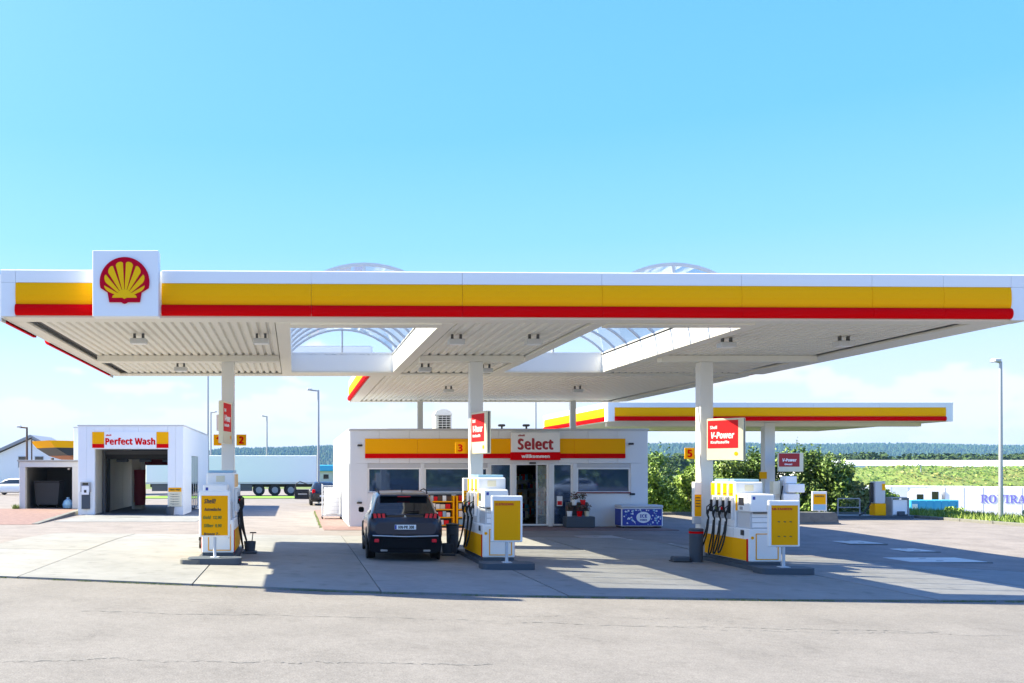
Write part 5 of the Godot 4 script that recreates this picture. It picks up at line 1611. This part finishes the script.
	bx(bc, "orange_plate", mats["orange_board"], 0.9, 1.4, 0.68, 0.85, 0.636, 0.63)
	for x in [-1.2, 1.0]:
		bx(bc, "leg", mats["grey"], x - 0.05, x + 0.05, 0.0, 0.55, 0.3, -0.3)
	# grassy bank
	var bank := Shape.new()
	var fn := FastNoiseLite.new(); fn.seed = 9; fn.frequency = 0.05
	var hgt := func(x: float, d: float) -> float:
		var u := clampf((d - 104.0) / 30.0, 0, 1)
		return -3.0 + (5.15 * smoothstep(68.0, 92.0, x + (d - 104) * 0.3) + 0.2) * smoothstep(0.0, 0.85, u) + fn.get_noise_2d(x * 2, d * 2) * 0.5 * smoothstep(0, 0.2, u)
	for i in 70:
		for j in 16:
			var q := []
			for c in [[0, 0], [1, 0], [1, 1], [0, 1]]:
				var x: float = 60.0 + (i + c[0]) * 2.0
				var d: float = 104.0 + (j + c[1]) * 2.4
				q.append(P(x, hgt.call(x, d), d))
			bank.quad(q[0], q[1], q[2], q[3])
	structure("grass_bank", bank, mats["meadow"])
	var rr := RandomNumberGenerator.new(); rr.seed = 31
	var gw := Shape.new()
	for k in 16000:
		var x := rr.randf_range(62.0, 190.0)
		var d := rr.randf_range(104.0, 138.0)
		var p := P(x, hgt.call(x, d), d)
		var dry_: bool = fn.get_noise_2d(x * 3.0, d * 3.0) > 0.16
		for m in 2:
			leaf(gw, p + Vector3(rr.randfn() * 0.2, rr.randf_range(0.0, 0.25), rr.randfn() * 0.2), rr.randf_range(0.12, 0.34), Vector3(rr.randfn() * 0.5, 1.0, 0.7 + rr.randfn() * 0.4).normalized(), rr, Color(0.07, 0.14, 0.02).lerp(Color(0.34, 0.30, 0.09) if dry_ else Color(0.20, 0.29, 0.05), rr.randf()))
	var go := part(self, "bank_growth", gw, leaf_mat())
	tag(go, "wild grass and weeds on the bank behind the lorries", "grass", "", "stuff")
	# long white halls behind the bank
	var wh := thing("warehouse", "very long white warehouse roof behind the grassy bank", "building", P(150.0, -3.0, 230.0), deg_to_rad(0.0))
	bx(wh, "wall", mats["white_metal"], -19.0, 130.0, 0.0, 6.0, 0.0, -50.0)
	var wr := Shape.new()
	wr.quad(Vector3(-19.5, 6.1, 0.5), Vector3(130.5, 6.1, 0.5), Vector3(130.5, 8.1, -50.0), Vector3(-19.5, 8.1, -50.0))
	wr.quad(Vector3(-19.5, 5.9, 0.5), Vector3(130.5, 5.9, 0.5), Vector3(130.5, 6.1, 0.5), Vector3(-19.5, 6.1, 0.5))
	part(wh, "roof", wr, mats["white_metal"])
	var wh2 := thing("office_block", "white building with blue windows left of the grassy bank", "building", P(92.0, -3.0, 165.0))
	bx(wh2, "wall", mats["white_metal"], -1.0, 9.8, 0.0, 6.0, 0.0, -20.0)
	for k in 2:
		bx(wh2, "window", mats["cyan_blue"], -0.6, 2.4, 1.0 + k * 2.2, 2.0 + k * 2.2, 0.05, 0.0)

func simple_car(label: String, at: Vector3, turn: float, paint: Material, called: String, group: String) -> Node3D:
	var t := thing(called, label, "car", at, turn, group)
	car_body(t, paint, [[2.10, 0.45, 0.72, 0.76, 0.70, 0.60], [2.02, 0.30, 0.86, 0.92, 0.84, 0.66], [1.85, 0.24, 0.92, 0.98, 0.86, 0.62], [1.5, 0.22, 0.94, 1.38, 0.87, 0.54], [0.9, 0.2, 0.93, 1.47, 0.87, 0.56], [-0.1, 0.2, 0.92, 1.46, 0.87, 0.56], [-0.5, 0.2, 0.91, 1.36, 0.87, 0.54], [-1.15, 0.2, 0.90, 0.96, 0.86, 0.62], [-1.8, 0.22, 0.8, 0.85, 0.84, 0.62], [-2.05, 0.3, 0.62, 0.66, 0.74, 0.5]], [1.85, 1.5], [-0.5, -1.15])
	for sx in [-1, 1]:
		for z in [1.3, -1.3]:
			wheel(t, Vector3(sx * 0.77, 0.31, z), 0.31, 0.2, mats["light_grey"])
		bx(t, "tail_light", mats["red"], sx * 0.62 - 0.09, sx * 0.62 + 0.09, 0.72, 1.0, 2.08, 1.98, 0.02)
	bx(t, "number_plate", mats["white"], -0.26, 0.26, 0.55, 0.66, 2.13, 2.10)
	return t

# ---------------------------------------------------------------- cars
func car_body(t: Node, paint: Material, sec: Array, rear: Array, wind: Array) -> void:
	# sec: [z, bottom, belt, top, half width, half width of the roof]
	var rows := []
	for q in sec:
		var yb: float = q[1]; var be: float = q[2]; var tp: float = q[3]; var w: float = q[4]; var wt: float = q[5]
		var o := [Vector2(0, yb), Vector2(w * 0.84, yb), Vector2(w * 0.965, yb + (be - yb) * 0.14), Vector2(w, yb + (be - yb) * 0.38), Vector2(w * 1.002, yb + (be - yb) * 0.62), Vector2(w * 0.985, yb + (be - yb) * 0.86), Vector2(w * 0.955, be)]
		var gh := tp - be
		o.append(Vector2(lerpf(w * 0.925, wt * 1.06, 0.10), be + gh * 0.12))
		o.append(Vector2(lerpf(w * 0.925, wt * 1.06, 0.80), be + gh * 0.80))
		o.append(Vector2(wt * 1.03, be + gh * 0.92))
		o.append(Vector2(wt * 0.90, be + gh * 0.985))
		o.append(Vector2(wt * 0.5, tp))
		o.append(Vector2(0, tp + 0.008))
		rows.append(o)
	var n: int = rows[0].size()
	# smooth normals from the grid
	var pos := func(i: int, j: int, sx: int) -> Vector3: return Vector3(rows[i][j].x * sx, rows[i][j].y, sec[i][0])
	var nor := func(i: int, j: int, sx: int) -> Vector3:
		var a: Vector3 = pos.call(mini(i + 1, rows.size() - 1), j, 1) - pos.call(maxi(i - 1, 0), j, 1)
		var b: Vector3 = pos.call(i, mini(j + 1, n - 1), 1) - pos.call(i, maxi(j - 1, 0), 1)
		var m := b.cross(a)
		if m.length() < 1e-9: m = Vector3(1, 0, 0)
		m = m.normalized()
		if m.dot(Vector3(rows[i][j].x + 0.05, rows[i][j].y - 0.6, 0)) < 0: m = -m
		if j == n - 1: m.x = 0
		return Vector3(m.x * sx, m.y, m.z)
	var body := Shape.new()
	var panes := {"rear_window": Shape.new(), "windscreen": Shape.new(), "side_window": Shape.new()}
	for i in rows.size() - 1:
		for j in n - 1:
			var zc: float = (sec[i][0] + sec[i + 1][0]) / 2
			var s := body
			if j >= 9 and zc < rear[0] and zc > rear[1]: s = panes["rear_window"]
			elif j >= 9 and zc < wind[0] and zc > wind[1]: s = panes["windscreen"]
			elif j == 7 and zc < rear[1] + 0.05 and zc > wind[1]: s = panes["side_window"]
			for sx in [1, -1]:
				var a: Vector3 = pos.call(i, j, sx); var b: Vector3 = pos.call(i + 1, j, sx)
				var c: Vector3 = pos.call(i + 1, j + 1, sx); var d: Vector3 = pos.call(i, j + 1, sx)
				var na: Vector3 = nor.call(i, j, sx); var nb: Vector3 = nor.call(i + 1, j, sx)
				var nc: Vector3 = nor.call(i + 1, j + 1, sx); var nd: Vector3 = nor.call(i, j + 1, sx)
				if sx > 0:
					s.tri_n(a, b, c, na, nb, nc); s.tri_n(a, c, d, na, nc, nd)
				else:
					s.tri_n(a, c, b, na, nc, nb); s.tri_n(a, d, c, na, nd, nc)
	for e in [0, rows.size() - 1]:
		for j in n - 1:
			for sx in [1, -1]:
				var c := Vector3(0, (rows[e][0].y + rows[e][n - 1].y) / 2, sec[e][0])
				var a: Vector3 = pos.call(e, j, sx); var b: Vector3 = pos.call(e, j + 1, sx)
				if (e == 0) == (sx > 0): body.tri(c, a, b)
				else: body.tri(c, b, a)
	part(t, "body", body, paint)
	for k in panes:
		if panes[k].v.size() > 0:
			part(t, k, panes[k], mats["dark_glass"])

func build_car() -> void:
	var at := P(2.66, g(2.6, 24.5) + 0.037, 24.35)
	var t := thing("parked_suv", "dark blue-grey SUV seen from behind, stopped at the middle pump", "car", at, deg_to_rad(-2.2))
	t.scale = Vector3(0.955, 1, 1)
	var paint := mat("suv_paint", 0.011, 0.022, 0.045, 0.28, 0.0)
	paint.clearcoat_enabled = true
	paint.metallic_specular = 0.35
	paint.clearcoat = 0.5
	paint.clearcoat_roughness = 0.05
	var blk := mat("trim_black", 0.010, 0.010, 0.012, 0.65)
	blk.metallic_specular = 0.2
	car_body(t, paint, [[2.17, 0.62, 0.86, 0.90, 0.74, 0.62], [2.13, 0.56, 0.93, 0.98, 0.84, 0.70], [2.04, 0.46, 0.98, 1.04, 0.905, 0.735], [1.93, 0.36, 1.0, 1.09, 0.92, 0.72], [1.82, 0.33, 1.02, 1.22, 0.92, 0.685], [1.60, 0.31, 1.03, 1.49, 0.92, 0.63], [1.46, 0.30, 1.03, 1.555, 0.92, 0.62], [0.9, 0.28, 1.01, 1.605, 0.92, 0.635], [0.2, 0.28, 0.99, 1.615, 0.92, 0.64], [-0.3, 0.28, 0.97, 1.575, 0.92, 0.63], [-0.62, 0.28, 0.96, 1.48, 0.92, 0.61], [-1.30, 0.28, 0.95, 1.03, 0.91, 0.68], [-1.75, 0.3, 0.90, 0.96, 0.89, 0.70], [-2.1, 0.32, 0.76, 0.82, 0.82, 0.62], [-2.24, 0.42, 0.60, 0.64, 0.62, 0.45]], [1.90, 1.58], [-0.62, -1.30])
	# black lower bumper and sills
	var s := Shape.new()
	s.prism(PackedVector2Array([Vector2(-0.86, 0.24), Vector2(-0.70, 0.20), Vector2(0.70, 0.20), Vector2(0.86, 0.24), Vector2(0.89, 0.45), Vector2(0.84, 0.60), Vector2(-0.84, 0.60), Vector2(-0.89, 0.45)]), 2.20, 1.78)
	part(t, "rear_bumper", s, blk)
	bx(t, "tow_cover", blk, -0.55, 0.55, 0.30, 0.52, 2.225, 2.202, 0.01)
	s = Shape.new()
	var arc := []
	for k in 13:
		var u := k / 12.0 * 2.0 - 1.0
		arc.append(Vector3(u * 0.80, 0.575 + 0.02 * absf(u), 2.222 - 0.035 * u * u))
	s.tube(arc, 0.019, -1, 6)
	part(t, "chrome_strip", s, mats["steel"])
	for sx in [-1, 1]:
		bx(t, "sill", blk, sx * 0.84, sx * 0.945, 0.22, 0.40, 0.95, -0.95, 0.03)
		var ar := Shape.new()
		ar.b2(sx * 0.905, sx * 0.94, 0.36, 0.80, 1.80, 0.90, 0.03)
		# wheel arches
		for z in [1.33, -1.345]:
			var a := Shape.new()
			var pts := []
			for k in 13:
				var q := PI * (k / 12.0)
				pts.append(Vector3(sx * 0.90, 0.345 + sin(q) * 0.40, z + cos(q) * 0.40))
			a.tube(pts, 0.035, -1, 6)
			part(t, "wheel_arch", a, blk)
			var w := Shape.new()
			w.xf = Transform3D(Basis(Vector3(0, 0, 1), PI / 2), Vector3(sx * 0.90, 0.345, z))
			w.lathe([Vector2(0, -0.015), Vector2(0.41, -0.015), Vector2(0.41, 0.027), Vector2(0, 0.027)], 24)
			part(t, "arch_liner", w, mats["rubber"])
			wheel(t, Vector3(sx * 0.815, 0.345, z), 0.345, 0.23, mats["steel"])
		# lights: three red claws in a black housing
		var lh := bx(t, "light_housing", blk, sx * 0.46, sx * 0.82, 0.95, 1.11, 2.078, 1.95, 0.02)
		for k in 3:
			var c := Shape.new()
			var x: float = sx * (0.52 + k * 0.105)
			c.prism(PackedVector2Array([Vector2(x - 0.036 - sx * 0.012, 0.955), Vector2(x + 0.036 - sx * 0.012, 0.955), Vector2(x + 0.036 + sx * 0.016, 1.105), Vector2(x - 0.036 + sx * 0.016, 1.105)]), 2.09, 2.06)
			part(t, "tail_light", c, mat("lamp_red", 0.75, 0.01, 0.03, 0.2))
		bx(t, "reflector", mats["lamp_red"], sx * 0.70 - 0.06, sx * 0.70 + 0.06, 0.44, 0.52, 2.222, 2.19, 0.02)
		# mirrors
		var m := Shape.new()
		m.b2(sx * 0.91, sx * 1.06, 1.02, 1.16, -0.58, -0.68, 0.03)
		part(t, "mirror", m, blk)
		var rl := Shape.new()
		rl.tube([Vector3(sx * 0.60, 1.56, 1.45), Vector3(sx * 0.615, 1.635, 1.1), Vector3(sx * 0.625, 1.655, 0.3), Vector3(sx * 0.61, 1.60, -0.35)], 0.016, -1, 6)
		part(t, "roof_rail", rl, blk)
		bx(t, "exhaust", mats["steel"], sx * 0.52 - 0.09, sx * 0.52 + 0.09, 0.225, 0.275, 2.215, 2.1, 0.015)
		bx(t, "door_handle", mats["steel"], sx * 0.918, sx * 0.945, 0.90, 0.93, 0.35, 0.13, 0.01)
	var band := bx(t, "black_band", mat("gloss_black", 0.006, 0.007, 0.01, 0.06), -0.462, 0.462, 0.972, 1.078, 2.072, 1.98, 0.012)
	# silver heraldic badge on the band
	var lion := Shape.new()
	lion.prism(PackedVector2Array([Vector2(-0.035, 0.99), Vector2(-0.01, 1.0), Vector2(0.0, 0.982), Vector2(0.03, 0.985), Vector2(0.018, 1.01), Vector2(0.034, 1.03), Vector2(0.014, 1.034), Vector2(0.012, 1.062), Vector2(-0.012, 1.07), Vector2(-0.022, 1.045), Vector2(-0.012, 1.03), Vector2(-0.036, 1.022)]), 2.079, 2.071)
	part(t, "badge", lion, mats["steel"])
	var np := bx(t, "number_plate", mats["white"], -0.26, 0.26, 0.74, 0.85, 2.195, 2.165, 0.004)
	bx(np, "blue_field", mats["blue_ink"], -0.258, -0.215, -0.05, 0.05, 0.017, 0.0145)
	text(np, "HN·PK 308", 0.07, 0.38, Vector3(0.02, 0, 0.0165), mats["dark"], false, 0.003)
	bx(t, "plate_recess", blk, -0.33, 0.33, 0.72, 0.88, 2.168, 2.12, 0.01)
	bx(t, "spoiler", paint, -0.60, 0.60, 1.50, 1.535, 1.74, 1.44, 0.014)
	bx(t, "brake_light", mats["lamp_red"], -0.16, 0.16, 1.488, 1.503, 1.735, 1.70)
	var wp := Shape.new()
	wp.tube([Vector3(0.02, 1.135, 1.935), Vector3(0.36, 1.16, 1.905)], 0.012, -1, 6)
	part(t, "wiper", wp, blk)
	# cars waiting across the road, mirrored in the shop windows
	simple_car("white car across the road behind the viewer, mirrored in the shop glass", P(24.0, 0.0, -9.0), deg_to_rad(90.0), mats["white_paint"], "parked_car", "")
	simple_car("dark car across the road behind the viewer, mirrored in the shop glass", P(9.0, 0.0, -10.0), deg_to_rad(90.0), mats["black_paint"], "parked_car", "")
	var an := Shape.new()
	an.tube([Vector3(0, 1.61, 1.0), Vector3(0, 1.72, 1.15)], 0.012, 0.006, 6)
	part(t, "aerial", an, blk)

# ---------------------------------------------------------------- plants
func leaf_mat() -> StandardMaterial3D:
	if mats.has("leaf"): return mats["leaf"]
	var m := mat("leaf", 1, 1, 1, 0.6)
	m.albedo_color = Color.WHITE
	m.vertex_color_use_as_albedo = true
	m.backlight_enabled = true
	m.backlight = Color(0.25, 0.32, 0.08)
	m.cull_mode = BaseMaterial3D.CULL_DISABLED
	return m

func leaves(s: Shape, c: Vector3, r: Vector3, n: int, size: float, rr: RandomNumberGenerator, lo: Color, hi: Color) -> void:
	for k in n:
		var d := Vector3(rr.randfn(), rr.randfn(), rr.randfn()).normalized()
		var q := c + d * r * pow(rr.randf(), 0.33)
		leaf(s, q, size * rr.randf_range(0.7, 1.3), (d + Vector3(rr.randfn(), rr.randfn() + 0.6, rr.randfn()) * 0.7).normalized(), rr, lo.lerp(hi, rr.randf()))

func leaf(s: Shape, p: Vector3, size: float, nrm: Vector3, rr: RandomNumberGenerator, col: Color) -> void:
	var u := nrm.cross(Vector3(rr.randfn(), rr.randfn(), rr.randfn())).normalized()
	var w := nrm.cross(u)
	var a := p - u * size * 0.9
	var b := p + w * size * 0.45
	var c := p + u * size * 0.9
	var d := p - w * size * 0.45
	for v in [a, b, c, a, c, d]:
		s.v.append(v); s.n.append(nrm); s.c.append(col)

func tuft(s: Shape, p: Vector3, h: float, rr: RandomNumberGenerator, lo: Color, hi: Color) -> void:
	var col := lo.lerp(hi, rr.randf())
	for k in 3:
		var a := rr.randf() * TAU
		var side := Vector3(cos(a), 0, sin(a)) * h * rr.randf_range(0.035, 0.09)
		var tip := p + Vector3(rr.randfn() * 0.3, rr.randf_range(0.6, 1.0), rr.randfn() * 0.3) * h
		var nn := Vector3(-sin(a), 0.4, cos(a)).normalized()
		for v in [p - side, tip, p + side]:
			s.v.append(v); s.n.append(nn); s.c.append(col)

func bush(label: String, x: float, d: float, base: float, w: float, h: float, n: int, seed_: int, lo: Color, hi: Color, group: String) -> void:
	var rr := RandomNumberGenerator.new()
	rr.seed = seed_
	var t := thing("hedge_bush", label, "bush", P(x, base, d), 0.0, group)
	var s := Shape.new()
	var tr := Shape.new()
	var lumps := 16
	for k in lumps:
		var a := rr.randf() * TAU
		var rad := sqrt(rr.randf()) * 0.78
		var hh := rr.randf_range(0.16, 0.86)
		var c := Vector3(cos(a) * rad * w / 2, hh * h, sin(a) * rad * w / 2 * 0.8)
		var shrink := 1.0 - 0.45 * hh
		c.x *= shrink * 1.15; c.z *= shrink * 1.15
		var r := Vector3(w * 0.20, h * 0.15, w * 0.20) * rr.randf_range(0.7, 1.25)
		var tone := rr.randf_range(0.75, 1.2)
		leaves(s, c, r, n / lumps, 0.13, rr, Color(lo.r * tone, lo.g * tone, lo.b * tone), Color(hi.r * tone, hi.g * tone, hi.b * tone))
		tr.tube([Vector3(c.x * 0.1, 0, c.z * 0.1), Vector3(c.x * 0.5, c.y * 0.5, c.z * 0.5), c], 0.05, 0.015, 5)
		# a few shoots standing out of the outline
		for q in 3:
			var dir := Vector3(rr.randfn() * 0.5, 1.0, rr.randfn() * 0.5).normalized()
			for m in 12:
				leaf(s, c + dir * (r.y * 0.7 + m * 0.045 * h * 0.35) + Vector3(rr.randfn(), rr.randfn(), rr.randfn()) * 0.05, 0.11, Vector3(rr.randfn(), 0.5, rr.randfn()).normalized(), rr, lo.lerp(hi, rr.randf()))
	part(t, "crown", s, leaf_mat())
	part(t, "trunk", tr, mats["bark"])

func build_plants() -> void:
	var dk0 := Color(0.035, 0.08, 0.012)
	var dk1 := Color(0.16, 0.25, 0.04)
	var lt0 := Color(0.08, 0.16, 0.02)
	var lt1 := Color(0.32, 0.44, 0.08)
	var grp := "bushes in the hedge right of the shop"
	bush("light green bush right against the shop's corner", 21.2, 56.5, -0.7, 3.6, 3.5, 5200, 1, lt0, lt1, grp)
	bush("light green bush behind the number five plate", 23.6, 56.0, -0.7, 3.4, 3.3, 5200, 2, lt0, lt1, grp)
	bush("tall darker bush behind the light green ones by the shop", 23.6, 62.0, -1.6, 5.0, 5.3, 6000, 3, dk0, dk1, grp)
	bush("green bush seen right of the right column", 26.2, 57.0, -0.9, 3.8, 4.3, 5600, 4, dk0, lt1, grp)
	bush("dark green bush behind the right pump", 28.4, 57.0, -0.9, 3.6, 4.3, 5600, 5, dk0, dk1, grp)
	bush("tall dark bush right of the rear column", 30.2, 56.2, -0.9, 3.8, 4.5, 7000, 6, dk0, dk1, grp)
	bush("broad dark bush at the right end of the hedge", 31.6, 55.2, -0.9, 3.0, 3.8, 6400, 7, dk0, dk1, grp)
	bush("low pale bush before the CH trailer", 33.0, 53.5, -1.2, 2.6, 2.4, 4000, 8, lt0, lt1, grp)
	bush("sparse sapling before the CH trailer", 28.6, 48.3, -0.6, 1.5, 2.0, 700, 9, lt0, Color(0.4, 0.4, 0.2), grp)
	bush("small bush right of the verge lamp post", 32.6, 41.0, -0.15, 1.4, 1.2, 1400, 10, lt0, lt1, grp)
	bush("low green bush left of the verge lamp post", 36.0, 52.0, -1.0, 2.4, 1.2, 2600, 11, lt0, lt1, grp)
	bush("bush at the right edge beyond the lamp post", 35.0, 44.0, -0.5, 2.6, 1.4, 2600, 12, lt0, lt1, grp)
	var rr := RandomNumberGenerator.new()
	rr.seed = 77
	# verge grass
	var s := Shape.new()
	for k in 42000:
		var x := rr.randf_range(28.65, 44.0)
		var d := rr.randf_range(32.0, 60.0)
		tuft(s, P(x, terrain(x, d), d), rr.randf_range(0.15, 0.55), rr, Color(0.08, 0.17, 0.015), Color(0.28, 0.36, 0.06))
	for k in 2600:
		var x := rr.randf_range(14.2, 28.6)
		var d := rr.randf_range(46.8, 50.0)
		tuft(s, P(x, terrain(x, d), d), rr.randf_range(0.12, 0.4), rr, Color(0.06, 0.13, 0.015), Color(0.20, 0.24, 0.05))
	var o := part(self, "verge_grass", s, leaf_mat())
	tag(o, "rough grass on the verge and under the hedge", "grass", "", "stuff")
	# dark wood across the road, seen only in the shop windows and the car's glass
	var wd := Shape.new()
	for k in 9000:
		var x := rr.randf_range(-30.0, 75.0)
		var hh := 8.5 + 2.0 * sin(x * 0.35) + 1.2 * sin(x * 0.9)
		leaf(wd, Vector3(x, rr.randf() * hh, 66.0 + rr.randfn() * 1.8), rr.randf_range(0.35, 0.8), Vector3(rr.randfn(), 0.5, rr.randfn() - 0.8).normalized(), rr, dk0.lerp(dk1, rr.randf()))
	tag(part(self, "roadside_wood", wd, leaf_mat()), "dark wood across the road, mirrored in the shop windows", "wood", "", "stuff")
	# weeds in the kerb joint and along the shop's left side
	var kw := Shape.new()
	for k in 9000:
		var x := rr.randf_range(-14.0, 16.0)
		if FastNoise(x) < -0.1 and x > -6.0 and rr.randf() < 0.85: continue
		var d := kerb_d(x) - 0.01 + rr.randf_range(-0.03, 0.02)
		tuft(kw, P(x, g(x, d), d), rr.randf_range(0.012, 0.045), rr, Color(0.07, 0.13, 0.02), Color(0.22, 0.26, 0.07))
	for k in 500:
		var t := rr.randf()
		tuft(kw, P(lerpf(0.98, 1.02, t) + rr.randfn() * 0.03, 0.0, lerpf(36.0, 50.0, t)), rr.randf_range(0.03, 0.09), rr, Color(0.09, 0.16, 0.02), Color(0.24, 0.30, 0.07))
	for k in 120:
		tuft(kw, P(-14.62 + rr.randfn() * 0.08, 0.15, 49.8 + rr.randfn() * 0.1), rr.randf_range(0.1, 0.35), rr, Color(0.09, 0.16, 0.02), Color(0.24, 0.30, 0.07))
	o = part(self, "joint_weeds", kw, leaf_mat())
	tag(o, "thin weeds growing in the joints of the paving", "weeds", "", "stuff")

func FastNoise(x: float) -> float:
	return sin(x * 1.7) * 0.5 + sin(x * 4.3 + 1.0) * 0.4 + sin(x * 11.0) * 0.3

# ---------------------------------------------------------------- hills and far woods
func ridge(x: float) -> float:
	var u := x / 3600.0
	var h := 79.0 + 15.0 * smoothstep(-50.0, 1000.0, x) + 4.0 * sin(u * 5.0 + 0.6) + 2.0 * sin(u * 13.0) + 2.5 * sin(u * 31.0)
	return h * smoothstep(-620.0, -250.0, x)

func build_far() -> void:
	var s := Shape.new()
	for i in 120:
		for j in 10:
			var q := []
			for c in [[0, 0], [1, 0], [1, 1], [0, 1]]:
				var x: float = -700.0 + (i + c[0]) * 42.0
				var u: float = (j + c[1]) / 10.0
				var d: float = 2500.0 + u * 1300.0
				q.append(P(x, ridge(x) * smoothstep(0.0, 1.0, u) - 2.0, d))
			s.quad(q[0], q[1], q[2], q[3])
	structure("hill", s, mats["far_forest"])
	# spruce and beech crowns on the hill
	var rr := RandomNumberGenerator.new()
	rr.seed = 91
	var crown := Shape.new()
	for k in 3:
		var y0 := k * 0.28
		var r := 0.5 - k * 0.12
		for j in 7:
			var a := TAU * j / 7
			var b := TAU * (j + 1) / 7
			var ra := r * (0.85 + 0.3 * float((j * 5 + k * 3) % 4) / 3.0)
			var rb := r * (0.85 + 0.3 * float(((j + 1) % 7 * 5 + k * 3) % 4) / 3.0)
			crown.tri(Vector3(cos(a) * ra, y0 + 0.05, sin(a) * ra), Vector3(0, y0 + 0.46, 0), Vector3(cos(b) * rb, y0 + 0.05, sin(b) * rb))
	var me := crown.mesh()
	var mm := MultiMesh.new()
	mm.transform_format = MultiMesh.TRANSFORM_3D
	mm.use_colors = true
	mm.mesh = me
	var n := 15000
	mm.instance_count = n
	for k in n:
		var x := rr.randf_range(-560.0, 3100.0)
		var u := sqrt(rr.randf())
		var d := 2520.0 + u * 1260.0
		var h := rr.randf_range(10.0, 20.0)
		mm.set_instance_transform(k, Transform3D(Basis(Vector3.UP, rr.randf() * TAU).scaled(Vector3(h * 0.95, h, h * 0.95)), P(x, ridge(x) * smoothstep(0.0, 1.0, u) - 3.0, d)))
		var v := rr.randf_range(0.4, 1.5)
		mm.set_instance_color(k, Color(0.022 * v, 0.050 * v, 0.018 * v).lerp(Color(0.06, 0.10, 0.03), 0.35 * rr.randf()))
	var o := MultiMeshInstance3D.new()
	o.name = "hill_forest"
	o.multimesh = mm
	var fm := mat("far_leaf", 1, 1, 1, 0.9)
	fm.albedo_color = Color.WHITE
	fm.vertex_color_use_as_albedo = true
	o.material_override = fm
	add_child(o)
	tag(o, "dense dark forest covering the distant hills", "forest", "", "stuff")
	# row of round trees before the hills
	var lump := Shape.new()
	for k in 9:
		var c := Vector3(rr.randfn() * 0.25, 0.5 + rr.randfn() * 0.18, rr.randfn() * 0.25)
		leaves(lump, c, Vector3(0.28, 0.26, 0.28), 60, 0.09, rr, Color(0.7, 0.7, 0.7), Color(1.2, 1.2, 1.2))
	var lm := lump.mesh()
	var m2 := MultiMesh.new()
	m2.transform_format = MultiMesh.TRANSFORM_3D
	m2.use_colors = true
	m2.mesh = lm
	m2.instance_count = 420
	for k in 420:
		var d := rr.randf_range(420.0, 620.0)
		var x := d * rr.randf_range(0.33, 0.86)
		var h := rr.randf_range(6.0, 12.0) * (1.3 if rr.randf() < 0.1 else 1.0)
		m2.set_instance_transform(k, Transform3D(Basis(Vector3.UP, rr.randf() * TAU).scaled(Vector3(h * 1.1, h, h * 1.1)), P(x, -0.6, d)))
		var v := rr.randf_range(0.7, 1.3)
		m2.set_instance_color(k, Color(0.04 * v, 0.08 * v, 0.018 * v))
	var o2 := MultiMeshInstance3D.new()
	o2.name = "tree_belt"
	o2.multimesh = m2
	o2.material_override = fm
	add_child(o2)
	tag(o2, "belt of round green trees below the distant hills", "trees", "", "stuff")
